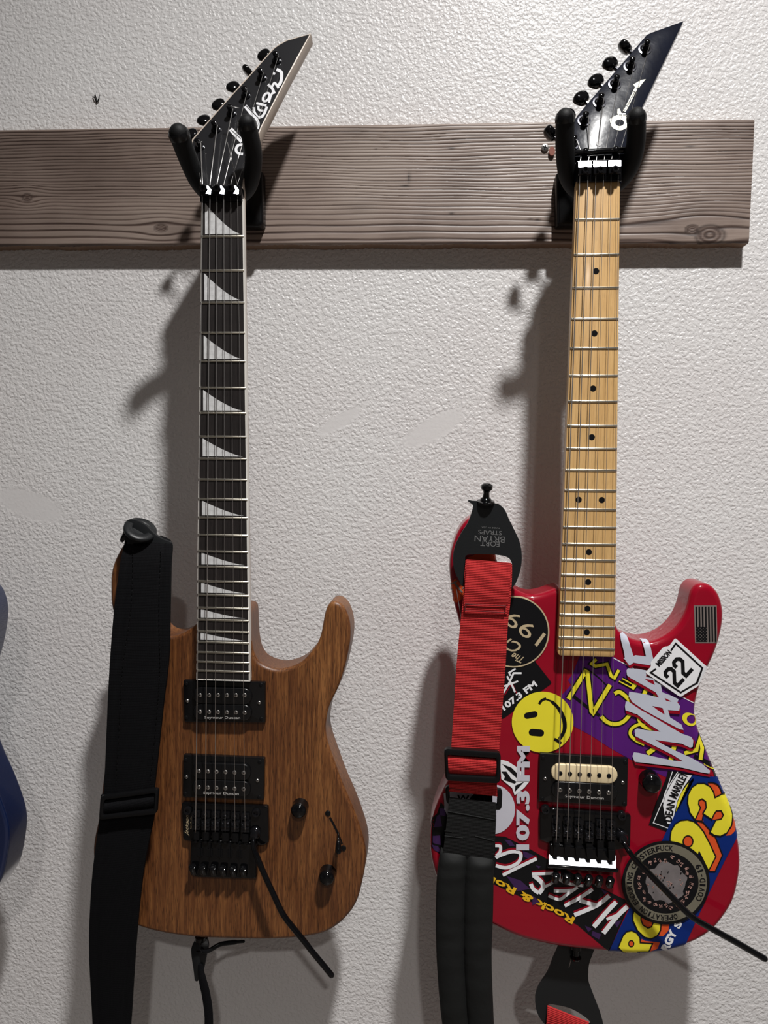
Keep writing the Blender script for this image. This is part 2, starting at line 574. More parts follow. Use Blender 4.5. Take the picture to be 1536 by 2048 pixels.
M['scrawl'] = pbr('grey_white_vinyl', (0.50, 0.52, 0.60, 1), 0.35, spec=0.18, noise=(40, 0.08))
M['scrawl_red'] = pbr('dark_red_vinyl', (0.27, 0.004, 0.015, 1), 0.3, spec=0.18)
M['black_vinyl'] = pbr('black_vinyl', (0.007, 0.007, 0.008, 1), 0.3, spec=0.18)
M['yellow'] = pbr('yellow_vinyl', (0.78, 0.68, 0.035, 1), 0.35, spec=0.18)
M['gold_yellow'] = pbr('gold_yellow_vinyl', (0.78, 0.45, 0.02, 1), 0.35, spec=0.18)
M['purple'] = pbr('purple_vinyl', (0.085, 0.012, 0.155, 1), 0.3, spec=0.18, noise=(25, 0.12))
M['dim_purple'] = pbr('dim_purple_vinyl', (0.045, 0.018, 0.075, 1), 0.3, spec=0.18)
M['blue_vinyl'] = pbr('blue_vinyl', (0.004, 0.022, 0.16, 1), 0.3, spec=0.18)
M['orange'] = pbr('orange_vinyl', (0.68, 0.085, 0.02, 1), 0.35, spec=0.18)
M['gold'] = pbr('gold_print', (0.50, 0.40, 0.25, 1), 0.35)
M['olive'] = pbr('olive_print', (0.165, 0.150, 0.110, 1), 0.4, spec=0.18)
M['pinkish'] = pbr('dusty_pink_print', (0.38, 0.22, 0.19, 1), 0.4, noise=(200, 0.4))
M['slate'] = pbr('slate_print', (0.17, 0.15, 0.15, 1), 0.4, spec=0.18, noise=(120, 0.35))
M['flag_grey'] = pbr('flag_grey', (0.19, 0.155, 0.14, 1), 0.4)
M['logo_cream'] = pbr('cream_logo', (0.72, 0.70, 0.52, 1), 0.35)
M['redbrown'] = pbr('red_brown_wood', (0.22, 0.06, 0.035, 1), 0.6)

# ------------------------------------------------------------------ room
def slab(name, lo, hi, mat):
    c = [(a + b) / 2 for a, b in zip(lo, hi)]
    v, f = box(c, hi[0] - lo[0], hi[1] - lo[1], hi[2] - lo[2])
    return tag(link(name, v, f, mat, origin=c), kind='structure')

X0, X1, Y0 = -2.3, 2.3, -4.6
slab('wall_back', (X0, 0, FLOOR_Z), (X1, 0.12, CEIL_Z), M['wall'])
slab('wall_left', (X0 - 0.12, Y0 - 0.12, FLOOR_Z), (X0, 0.12, CEIL_Z), M['room'])
slab('wall_right', (X1, Y0 - 0.12, FLOOR_Z), (X1 + 0.12, 0.12, CEIL_Z), M['room'])
slab('wall_front', (X0, Y0 - 0.12, FLOOR_Z), (X1, Y0, CEIL_Z), M['room'])
slab('floor', (X0 - 0.12, Y0 - 0.12, FLOOR_Z - 0.1), (X1 + 0.12, 0.12, FLOOR_Z), M['floor'])
slab('ceiling', (X0 - 0.12, Y0 - 0.12, CEIL_Z), (X1 + 0.12, 0.12, CEIL_Z + 0.1), M['ceiling'])
slab('baseboard_back', (X0, -0.014, FLOOR_Z), (X1, 0.0, FLOOR_Z + 0.09), M['ceiling'])
for (loc, rad, p_, c_), lab in zip(LAMPS, ('round recessed ceiling light nearest the guitars', 'round recessed ceiling light farther back in the room')):
    t = thing('ceiling_light', (loc[0], loc[1], CEIL_Z), lab, 'light')
    v, f = lathe((loc[0], loc[1], CEIL_Z), (0, 0, -1), [(0.092, 0.0), (0.092, 0.004), (0.085, 0.010), (0.062, 0.010), (0.060, 0.006), (0.060, 0.0)], 40)
    link('trim_ring', v, f[:-2], M['ceiling'], t, smooth=True, sharp=40)


# ------------------------------------------------------------------ mounting board
def make_board():
    zl = [W(u, v, 0.020).z for u, v in ((0, 258), (620, 250), (1130, 244), (1500, 236))]
    z_top = sum(zl) / 4
    z_bot = sum(W(u, v, 0.020).z for u, v in ((0, 491), (620, 490), (1130, 488), (1480, 485))) / 4
    x_l = -0.98
    xt, xb = W(1509, 240, 0.02).x, W(1498, 485, 0.02).x
    H = z_top - z_bot
    knots = [(W(1420, 470, .02), .016, .011), (W(1385, 460, .02), .008, .006), (W(322, 456, .02), .008, .005), (W(54, 395, .02), .006, .005), (W(1335, 448, .02), .02, .004)]
    nx, nz = 620, 230
    t_ = 0.020
    xs = np.linspace(x_l, max(xt, xb), nx)
    zs = np.linspace(z_bot, z_top, nz)
    # ring function: 1D cumulated phase with uneven spacing
    rng = np.random.RandomState(3)
    X, Z = np.meshgrid(xs, zs)
    Xr = x_l + (X - x_l) * ((xb + (xt - xb) * (Z - z_bot) / H) - x_l) / (max(xt, xb) - x_l)
    zz = Z + 0.0022 * np.sin(X * 5.0 + 1.0) + 0.0012 * np.sin(X * 13.0 + Z * 40) + 0.0005 * np.sin(X * 47.0 + Z * 90)
    for k, a, b in knots:
        r2 = ((Xr - k.x) / (a * 3.2)) ** 2 + ((Z - k.z) / (b * 2.2)) ** 2
        zz = k.z + (zz - k.z) * (1 - 0.85 * np.exp(-r2))
    # cumulative spacing table over height
    tab_z = np.linspace(z_bot - 0.03, z_top + 0.03, 500)
    s = (tab_z - z_bot) / H
    pitch = 0.0030 + 0.0062 * np.clip(1 - s / 0.42, 0, 1) ** 1.2 + 0.0012 * np.sin(s * 31) ** 2
    ph = np.cumsum((tab_z[1] - tab_z[0]) / pitch)
    phase = np.interp(zz, tab_z, ph)
    fr = phase - np.floor(phase)
    nring = np.floor(phase).astype(int)
    amp = rng.uniform(0.55, 1.0, 400)[np.clip(nring, 0, 399)]
    # soft earlywood bright, thin dark latewood line
    dark = np.exp(-((fr - 0.82) / 0.16) ** 2) + np.exp(-((fr + 0.18) / 0.10) ** 2)
    ring = np.clip(0.72 - 0.62 * amp * dark, 0, 1)
    stain = np.zeros_like(ring)
    for k, a, b in knots[:4]:
        rr = np.sqrt(((Xr - k.x) / a) ** 2 + ((Z - k.z) / b) ** 2)
        core = np.clip((1.0 - rr) * 3.0, 0, 1)
        kr = 0.55 + 0.35 * np.sin(rr * 15)
        ring = ring * (1 - core) + core * kr * 0.55
        stain = np.maximum(stain, 0.75 * np.exp(-((rr - 1.0) / 0.14) ** 2))
    # dark nail marks and cracks
    for (u, v), a, b in (((903, 296), .0042, .0016), ((818, 355), .0018, .006), ((811, 372), .0055, .0013), ((903, 427), .003, .0016), ((751, 298), .0012, .0012), ((739, 320), .001, .001),
                         ((870, 335), .02, .0005), ((1380, 293), .006, .001), ((1075, 440), .004, .002), ((1061, 438), .004, .001), ((193, 190), 0.0001, 0.0001)):
        k = W(u, v, .02)
        stain = np.maximum(stain, 0.95 * np.exp(-((Xr - k.x) / a) ** 2 - ((Z - k.z) / b) ** 2))
    for (u, v), a, b, s_ in (((715, 262), .02, .007, .35), ((380, 460), .05, .014, .35), ((90, 330), .10, .016, .35), ((1200, 270), .2, .005, .25), ((1390, 420), .025, .01, .3), ((60, 465), .08, .02, .2), ((720, 415), .02, .006, .25), ((330, 285), .2, .008, .2), ((60, 300), .14, .03, .38), ((180, 360), .16, .03, .30), ((100, 440), .12, .025, .30), ((600, 300), .07, .02, .22)):
        k = W(u, v, .02)
        stain = np.maximum(stain, s_ * np.exp(-((Xr - k.x) / a) ** 2 - ((Z - k.z) / b) ** 2))
    disp = 0.0009 * (ring - 0.6) + 0.0003 * np.sin(X * 9 + Z * 30)
    edge = np.minimum(Z - z_bot, z_top - Z)
    disp = disp - 0.0025 * np.clip(1 - edge / 0.003, 0, 1) ** 2
    # ragged lower edge
    ztrue = Z.copy()
    ztrue[0, :] += 0.0006 * np.sin(xs * 60) + 0.0005 * rng.uniform(-1, 1, nx)
    verts = [(float(Xr[i, j]), float(-(t_ + disp[i, j])), float(ztrue[i, j])) for i in range(nz) for j in range(nx)]
    faces = [(i * nx + j, i * nx + j + 1, (i + 1) * nx + j + 1, (i + 1) * nx + j) for i in range(nz - 1) for j in range(nx - 1)]
    fm = [0] * len(faces)
    # sides and back
    def strip(idx, back):
        o = len(verts)
        for q in idx: verts.append((verts[q][0], back, verts[q][2]))
        for a in range(len(idx) - 1):
            faces.append((idx[a], idx[a + 1], o + a + 1, o + a)); fm.append(1)
    strip([j for j in range(nx)], -0.0005)
    strip([(nz - 1) * nx + j for j in range(nx)], -0.0005)
    strip([i * nx + nx - 1 for i in range(nz)], -0.0005)
    strip([i * nx for i in range(nz)], -0.0005)
    me = bpy.data.meshes.new('mounting_board')
    org = Vector(((x_l + xt) / 2, 0, (z_top + z_bot) / 2))
    me.from_pydata([(a - org.x, b, c - org.z) for a, b, c in verts], [], faces)
    me.materials.append(M['board']); me.materials.append(M['board_edge'])
    me.polygons.foreach_set('material_index', fm)
    for nm, arr in (('ring', ring), ('stain', stain)):
        at = me.attributes.new(nm, 'FLOAT', 'POINT')
        vals = np.full(len(verts), 0.5 if nm == 'ring' else 0.0, dtype=np.float32)
        vals[:nz * nx] = arr.reshape(-1)
        at.data.foreach_set('value', vals)
    bm = bmesh.new(); bm.from_mesh(me); bmesh.ops.recalc_face_normals(bm, faces=bm.faces); bm.to_mesh(me); bm.free()
    me.shade_smooth(); me.set_sharp_from_angle(angle=radians(50))
    o = bpy.data.objects.new('mounting_board', me)
    COL.objects.link(o); o.location = org; o['_w'] = tuple(org)
    return tag(o, 'weathered grey-brown wooden board fixed across the wall holding the guitar hangers', 'board')

BOARD = make_board()
BOARD_Y = 0.021

# loose screw driven in the board beside the right hanger
c = W(1090, 295, 0.0215)
t = thing('wood_screw', c, 'cross-head screw in the board left of the hanger of the red guitar', 'screw')
v, f = lathe(c + Vector((0, 0.012, 0)), (0, -1, 0), [(0.0018, 0.0), (0.0018, 0.009), (0.0042, 0.0115), (0.0040, 0.0125), (0.0022, 0.0132)], 20)
link('screw_head', v, f, M['screw'], t, smooth=True, sharp=35)
mb = MB()
for a in (0.3, 0.3 + pi / 2):
    mb.add(*box(c + Vector((0, -0.0010, 0)), 0.0052, 0.0008, 0.0012, Matrix.Rotation(a, 3, 'Y')))
mb.build('cross_slot', M['black_vinyl'], t)
# small dark nick in the plaster
c = W(193, 197, 0.0012)
mb = MB()
for a, b in (((190, 188), (193, 205)), ((199, 191), (193, 206)), ((186, 193), (192, 200))):
    mb.add(*tube([W(*a, .0012), W((a[0] + b[0]) / 2 + 1, (a[1] + b[1]) / 2, .003), W(*b, .0012)], 0.0006, 6))
tag(mb.build('wall_scrap', M['black_vinyl'], origin=c), 'tiny dark scrap stuck on the wall above the board, upper left', 'scrap')


# ------------------------------------------------------------------ text and decals
class Surface:
    """front face of a guitar body, flat at hB with rounded rim"""
    def __init__(s, ring, hB, r):
        s.ring = np.array(ring); s.h = hB; s.r = r

    def fit(s, x, z, lift):
        P = s.ring; Q = np.roll(P, -1, axis=0)
        d = Q - P; p = np.array((x, z))
        t = np.clip(((p - P) * d).sum(1) / np.maximum((d * d).sum(1), 1e-12), 0, 1)
        c = P + d * t[:, None]
        dist = np.sqrt(((p - c) ** 2).sum(1))
        k = int(dist.argmin()); dd = float(dist[k])
        # inside test
        cond = (P[:, 1] > z) != (Q[:, 1] > z)
        xi = (Q[:, 0] - P[:, 0]) * (z - P[:, 1]) / np.where(Q[:, 1] == P[:, 1], 1e-12, Q[:, 1] - P[:, 1]) + P[:, 0]
        ins = bool(np.count_nonzero(cond & (x < xi)) % 2)
        r = s.r
        if not ins:
            x, z = float(c[k][0]), float(c[k][1]); dd = 0.0
        if dd >= r: return (x, -(s.h + lift), z)
        q = r - dd
        drop = r - sqrt(max(0, r * r - q * q))
        # lift along the rim normal
        nx, nz = (x - float(c[k][0]), z - float(c[k][1])) if dd > 1e-6 else (0, 0)
        l = sqrt(nx * nx + nz * nz)
        sn = q / r; cn = sqrt(max(0, 1 - sn * sn))
        if l > 1e-7: x -= nx / l * sn * lift; z -= nz / l * sn * lift
        else:
            # on the outline: push outwards
            e = (Q[k] - P[k]); e = e / max(1e-9, np.linalg.norm(e))
            for sg in (1, -1):
                ox, oz = -e[1] * sg, e[0] * sg
                if not point_in(P, x + ox * 1e-4, z + oz * 1e-4):
                    x += ox * lift; z += oz * lift
                    break
        return (x, -(s.h - drop + lift * cn), z)


def point_in(P, x, z):
    Q = np.roll(P, -1, axis=0)
    cond = (P[:, 1] > z) != (Q[:, 1] > z)
    xi = (Q[:, 0] - P[:, 0]) * (z - P[:, 1]) / np.where(Q[:, 1] == P[:, 1], 1e-12, Q[:, 1] - P[:, 1]) + P[:, 0]
    return bool(np.count_nonzero(cond & (x < xi)) % 2)


def tess(pts, holes=()):
    loops = [[Vector((u, v, 0)) for u, v in pts]] + [[Vector((u, v, 0)) for u, v in h] for h in holes]
    tri = tessellate_polygon(loops)
    allp = list(pts)
    for h in holes: allp += list(h)
    return allp, [tuple(t) for t in tri]


def stroke(pts, w, closed=False, smooth=True):
    """polyline in photograph coordinates -> quads"""
    P = crom(pts, closed, n=5) if smooth and len(pts) > 2 else [tuple(map(float, p)) for p in pts]
    if closed and P[0] != P[-1]: P = P + [P[0]]
    v, f = [], []
    m = len(P)
    for i in range(m):
        a = P[i - 1] if i > 0 else (P[-2] if closed else P[0])
        b = P[i + 1] if i < m - 1 else (P[1] if closed else P[-1])
        d1 = Vector((P[i][0] - a[0], P[i][1] - a[1])); d2 = Vector((b[0] - P[i][0], b[1] - P[i][1]))
        if d1.length > 1e-9: d1.normalize()
        if d2.length > 1e-9: d2.normalize()
        d = d1 + d2
        if d.length < 1e-9: d = d1 if d1.length > 0.5 else Vector((1, 0))
        d.normalize()
        nrm = Vector((-d.y, d.x))
        k = 1.0
        if 0 < i < m - 1 or closed:
            e = Vector((P[i][0] - a[0], P[i][1] - a[1]))
            if e.length > 1e-9:
                e.normalize(); k = 1 / max(0.45, abs(nrm.dot(Vector((-e.y, e.x)))))
        ww = (w[i * (len(w) - 1) // (m - 1)] if isinstance(w, (list, tuple)) else w) / 2 * k
        v += [(P[i][0] + nrm.x * ww, P[i][1] + nrm.y * ww), (P[i][0] - nrm.x * ww, P[i][1] - nrm.y * ww)]
    for i in range(m - 1):
        f.append((2 * i, 2 * i + 1, 2 * i + 3, 2 * i + 2))
    return v, f


def ellipse(cu, cv, ru, rv, n=40, rot=0.0, a0=0, a1=2 * pi):
    out = []
    for i in range(n):
        t = a0 + (a1 - a0) * i / n
        x, y = ru * cos(t), rv * sin(t)
        out.append((cu + x * cos(rot) - y * sin(rot), cv + x * sin(rot) + y * cos(rot)))
    return out


_tc = {}
def text_shape(s, bold=0.0, shear=0.0):
    key = (s, bold, shear)
    if key in _tc: return _tc[key]
    cu = bpy.data.curves.new('t', 'FONT')
    cu.body = s; cu.size = 1.0; cu.offset = bold; cu.shear = shear
    cu.resolution_u = 3
    cu.align_x = 'LEFT'
    ob = bpy.data.objects.new('t', cu)
    COL.objects.link(ob)
    dg = bpy.context.evaluated_depsgraph_get()
    me = bpy.data.meshes.new_from_object(ob.evaluated_get(dg))
    v = [(p.co.x, p.co.y) for p in me.vertices]
    f = [tuple(p.vertices) for p in me.polygons]
    bpy.data.objects.remove(ob); bpy.data.curves.remove(cu); bpy.data.meshes.remove(me)
    xs = [p[0] for p in v]; ys = [p[1] for p in v]
    _tc[key] = (v, f, min(xs), max(xs), min(ys), max(ys))
    return _tc[key]


def text(s, cu, cv, length, height, ang, bold=0.0, shear=0.0):
    """text centred at cu,cv; length and height in photograph pixels, reading direction ang degrees (clockwise on screen)"""
    v, f, x0, x1, y0, y1 = text_shape(s, bold, shear)
    a = radians(ang)
    out = []
    for x, y in v:
        tx = ((x - x0) / (x1 - x0) - 0.5) * length
        ty = ((y - y0) / (y1 - y0) - 0.5) * height
        out.append((cu + tx * cos(a) + ty * sin(a), cv + tx * sin(a) - ty * cos(a)))
    return out, f


def ring_text(s, cu, cv, ru, rv, a0, a1, size, inward=False, bold=0.02):
    """letters spread on an ellipse; a = degrees clockwise from up"""
    res = []
    n = len(s)
    for i, ch in enumerate(s):
        if ch == ' ': continue
        a = radians(a0 + (a1 - a0) * (i / (n - 1)))
        u, v = cu + ru * sin(a), cv - rv * cos(a)
        ang = math.degrees(a) + (180 if inward else 0)
        w = size * (0.35 if ch in 'I1-' else 0.72)
        hgt = size if ch != '-' else size * 0.14
        res.append(text(ch, u, v, w, hgt, ang, bold))
    return res


def decal(name, shapes, mat, parent, surf, lift, label=None, grid=0.0024, kind=None):
    """shapes: list of (pts, faces) in photograph coordinates laid on the body face"""
    bm = bmesh.new()
    for pts, faces in shapes:
        vs = [bm.verts.new(W(u, v, surf.h)) for u, v in pts]
        for q in faces:
            try: bm.faces.new([vs[i] for i in q])
            except ValueError: pass
    xs = [v.co.x for v in bm.verts]; zs = [v.co.z for v in bm.verts]
    near = False
    R = surf.ring
    for p in list(bm.verts)[::max(1, len(bm.verts) // 60)]:
        if np.min(np.hypot(R[:, 0] - p.co.x, R[:, 1] - p.co.z)) < surf.r + 0.003 or not point_in(R, p.co.x, p.co.z):
            near = True; break
    if near:
        x = min(xs)
        while x < max(xs):
            bmesh.ops.bisect_plane(bm, geom=bm.verts[:] + bm.edges[:] + bm.faces[:], plane_co=(x, 0, 0), plane_no=(1, 0, 0)); x += grid
        z = min(zs)
        while z < max(zs):
            bmesh.ops.bisect_plane(bm, geom=bm.verts[:] + bm.edges[:] + bm.faces[:], plane_co=(0, 0, z), plane_no=(0, 0, 1)); z += grid
        for v in bm.verts: v.co = surf.fit(v.co.x, v.co.z, lift)
        dead = [f_ for f_ in bm.faces if f_.calc_area() < 1e-11]
        bmesh.ops.delete(bm, geom=dead, context='FACES')
    else:
        for v in bm.verts: v.co.y = -(surf.h + lift)
    me = bpy.data.meshes.new(name)
    for f_ in bm.faces:
        f_.normal_update()
        if f_.normal.y > 0: f_.normal_flip()
    org = Vector((sum(xs) / len(xs), -surf.h, sum(zs) / len(zs)))
    for v in bm.verts: v.co -= org
    bm.to_mesh(me); bm.free()
    me.materials.append(mat)
    if near: me.shade_smooth()
    o = bpy.data.objects.new(name, me)
    COL.objects.link(o)
    o.parent = parent
    o.location = org - Vector(parent.get('_w', (0, 0, 0)))
    o['_w'] = tuple(org)
    if label: o['label'] = label
    if kind: o['kind'] = kind
    return o


# ------------------------------------------------------------------ guitar pieces
def neck_frame(nut, end, h):
    """nut, end: photograph coords of centre line; returns f(a, x, h) -> world"""
    p0, p1 = W(*nut, h), W(*end, h)
    ax = (p1 - p0).normalized()
    sd = Vector((-ax.z, 0, ax.x))
    if sd.x < 0: sd = -sd
    def f(a, x, hh): 
        q = p0 + ax * a + sd * x
        return Vector((q.x, -hh, q.z))
    return f, (p1 - p0).length


SCALE = 0.6477
def fpos(n): return SCALE * (1 - 2 ** (-n / 12))


def quadprism(f, a0, a1, x00, x01, x10, x11, h1, h0):
    """tapered bar: at a0 spans x00..x01, at a1 spans x10..x11"""
    fr = [f(a0, x00, h1), f(a0, x01, h1), f(a1, x11, h1), f(a1, x10, h1)]
    bk = [Vector((p.x, -h0, p.z)) for p in fr]
    return prism_from(fr, bk)


def dome(c, r, hgt, n=14):
    return lathe(c, (0, -1, 0), [(r, 0), (r, hgt * 0.5), (r * 0.85, hgt * 0.8), (r * 0.5, hgt)], n)


def proto_screw(parent, name, r, hgt, mat, c, slot='cross'):
    """one screw part with its slot cut as dark bars in the same mesh"""
    mb = MB()
    mb.add(*dome(c, r, hgt, 14), 0)
    for a in ((0.4, 0.4 + pi / 2) if slot == 'cross' else (0.7,)):
        mb.add(*box(Vector(c) + Vector((0, -hgt * 0.98, 0)), r * 1.3, hgt * 0.12, r * 0.26, Matrix.Rotation(a, 3, 'Y')), 1)
    return mb.build(name, [mat, M['black_vinyl']], parent, smooth=True, origin=c, sharp=40)


def pickup(parent, ring, h, bobbins, poles, side, corners, txt, lab, face_h=0.0055):
    """bobbins: list of (px poly, material); poles: list of (u,v,mat,r)"""
    v, f = rounded_prism([(p.x, p.z) for p in [W(u, v_, h + face_h) for u, v_ in ring]], h + face_h, h, 0.0012, 2, 0.0002)
    base = link('pickup_ring', v, f, M['plastic_black'], parent, smooth=True, sharp=35, origin=(sum(p[0] for p in v) / len(v), -h, sum(p[2] for p in v) / len(v)))
    if lab: base['label'] = lab
    for pts, mt in bobbins:
        q = [W(u, v_, h + face_h + 0.0035) for u, v_ in pts]
        v, f = rounded_prism([(p.x, p.z) for p in q], h + face_h + 0.0035, h + face_h - 0.001, 0.0012, 3, 0.0001)
        o = link('pickup_bobbin', v, f, mt, base, smooth=True, sharp=35, origin=(sum(p.x for p in q) / len(q), -h, sum(p.z for p in q) / len(q)))
        if mt is M['cream_plastic']: o['label'] = 'cream bobbin'
    first = None
    for u, v_, mt, r in poles:
        c = W(u, v_, h + face_h + 0.0035)
        if first is None or first[1] is not mt:
            first = (proto_screw(base, 'pole_piece', r, 0.0009, mt, c), mt)
        else:
            copyobj(first[0], base, c)
    for lst, r, mt, hh in ((side, 0.0019, M['screw'], 0.0014), (corners, 0.0021, M['satin_black'], 0.0008)):
        p0 = None
        for u, v_ in lst:
            c = W(u, v_, h + face_h)
            if p0 is None: p0 = proto_screw(base, 'mounting_screw', r, hh, mt, c)
            else: copyobj(p0, base, c)
    if txt:
        pts, faces = txt
        q = [W(u, v_, h + face_h + 0.0038) for u, v_ in pts]
        link('pickup_lettering', q, faces, M['grey_text'], base, origin=q[0])
    return base


M['grey_text'] = pbr('silver_print', (0.48, 0.46, 0.44, 1), 0.4)


def stadium(u0, v0, u1, v1, r, n=8):
    """slanted stadium between end centres (px)"""
    a = atan2(v1 - v0, u1 - u0)
    out = []
    for i in range(n + 1):
        t = a - pi / 2 + pi * i / n
        out.append((u1 + r * cos(t), v1 + r * sin(t)))
    for i in range(n + 1):
        t = a + pi / 2 + pi * i / n
        out.append((u0 + r * cos(t), v0 + r * sin(t)))
    return out


def rrect(quad, r, n=4):
    """rounded quad in px"""
    out = []
    m = len(quad)
    for i in range(m):
        p, a, b = Vector(quad[i]), Vector(quad[i - 1]), Vector(quad[(i + 1) % m])
        d1 = (a - p).normalized(); d2 = (b - p).normalized()
        s, e = p + d1 * r, p + d2 * r
        for k in range(n + 1):
            t = k / n
            q = s * (1 - t) ** 2 + p * 2 * t * (1 - t) + e * t ** 2
            out.append((q.x, q.y))
    return out


def knob(parent, u, v, h, hgt, r, name='volume_knob'):
    top = W(u, v, h + hgt)
    c = Vector((top.x, -h, top.z))
    mb = MB()
    n = 40
    prof = [(r * 1.02, 0), (r * 1.0, hgt * 0.08), (r * 0.98, hgt * 0.62)] + [(r * 0.98 * cos(t), hgt * (0.62 + 0.38 * sin(t))) for t in (.25, .5, .75, 1.0, 1.25, 1.5)]
    v_, f = lathe(c, (0, -1, 0), prof, n)
    for k in (1, 2):
        for i in range(0, n, 2):
            p = v_[k * n + i]; q = Vector((c.x, p.y, c.z))
            v_[k * n + i] = q + (p - q) * 0.965
    mb.add(v_, f)
    return mb.build(name, M['gloss_black'], parent, smooth=True, origin=c, sharp=50)


def body_outline(px, hB, step=4.0):
    p = crom(px, True, step=step)
    ring = []
    for u, v in p:
        q = W(u, v, hB)
        ring.append((q.x, q.z))
    # smooth a little
    for _ in range(2):
        n = len(ring)
        ring = [((ring[i - 1][0] + 2 * ring[i][0] + ring[(i + 1) % n][0]) / 4, (ring[i - 1][1] + 2 * ring[i][1] + ring[(i + 1) % n][1]) / 4) for i in range(n)]
    return ring


def make_body(parent, ring, hB, thick, r, mat):
    v, f = rounded_prism(ring, hB, hB - thick, r, 5, r)
    cx = sum(p[0] for p in ring) / len(ring); cz = sum(p[1] for p in ring) / len(ring)
    o = link('body', v, f, mat, parent, smooth=True, sharp=60, origin=(cx, -hB + thick / 2, cz))
    wn = o.modifiers.new('normals', 'WEIGHTED_NORMAL'); wn.keep_sharp = True; wn.weight = 100
    return o


def make_neck(parent, f, a_end, wn, we, h_top, depth, mat, name='neck'):
    rows, ns = [], 12
    v, fc = [], []
    na = 24
    for i in range(na + 1):
        a = -0.004 + (a_end + 0.004) * i / na
        w = wn + (we - wn) * a / 0.49
        w -= 0.0004
        for k in range(ns + 1):
            t = pi * k / ns
            hh = h_top - depth * (sin(t) ** 0.75 if sin(t) > 0 else 0)
            v.append(f(a, -w * (abs(cos(t)) ** 0.45) * (1 if cos(t) > 0 else -1), hh))
    for i in range(na):
        for k in range(ns):
            s = ns + 1
            fc.append((i * s + k, i * s + k + 1, (i + 1) * s + k + 1, (i + 1) * s + k))
        fc.append((i * (ns + 1), (i + 1) * (ns + 1), (i + 1) * (ns + 1) + ns, i * (ns + 1) + ns))
    fc.append(tuple(range(ns + 1))); fc.append(tuple(na * (ns + 1) + k for k in range(ns + 1)))
    return link(name, v, fc, mat, parent, smooth=True, sharp=50, origin=f(a_end / 2, 0, h_top))


def half_w(a, wn, we, L): return wn + (we - wn) * a / L


def make_frets(parent, f, n, wn, we, L, h, inset=0.0):
    for k in range(1, n + 1):
        a = fpos(k); w = half_w(a, wn, we, L) - inset
        mb = MB()
        prof = [(-0.00125, 0.0), (-0.0010, 0.0007), (-0.0004, 0.00115), (0.0004, 0.00115), (0.0010, 0.0007), (0.00125, 0.0)]
        v = []
        for x, dh in ((-w, 0.6), (-w + 0.0008, 1.0), (w - 0.0008, 1.0), (w, 0.6)):
            for da, hh in prof: v.append(f(a + da, x, h + hh * dh - (0.0002 if hh == 0 else 0)))
        fc = []
        m = len(prof)
        for i in range(3):
            for j in range(m - 1): fc.append((i * m + j, i * m + j + 1, (i + 1) * m + j + 1, (i + 1) * m + j))
            fc.append((i * m, (i + 1) * m, (i + 1) * m + m - 1, i * m + m - 1))
        fc.append(tuple(range(m))); fc.append(tuple(3 * m + j for j in range(m)))
        link('fret', v, fc, M['nickel'], parent, smooth=True, sharp=60, origin=f(a, 0, h))


def head_ring(px, z0, h0, tilt, thick, bev=0.0012):
    """tilted slab from px outline; returns verts, faces"""
    n = Vector((0, -cos(tilt), sin(tilt)))
    fr = [WT(u, v, z0, h0, tilt) for u, v in px]
    # local 2D
    ex = Vector((1, 0, 0)); ey = n.cross(ex)
    if ey.z < 0: ey = -ey
    o = fr[0]
    ring = [((p - o).dot(ex), (p - o).dot(ey)) for p in fr]
    v, f = rounded_prism(ring, thick, 0.0, bev, 2)
    out = [o + ex * a + ey * c - n * (thick + b) for a, b, c in v]   # b = -(height)
    return out, f


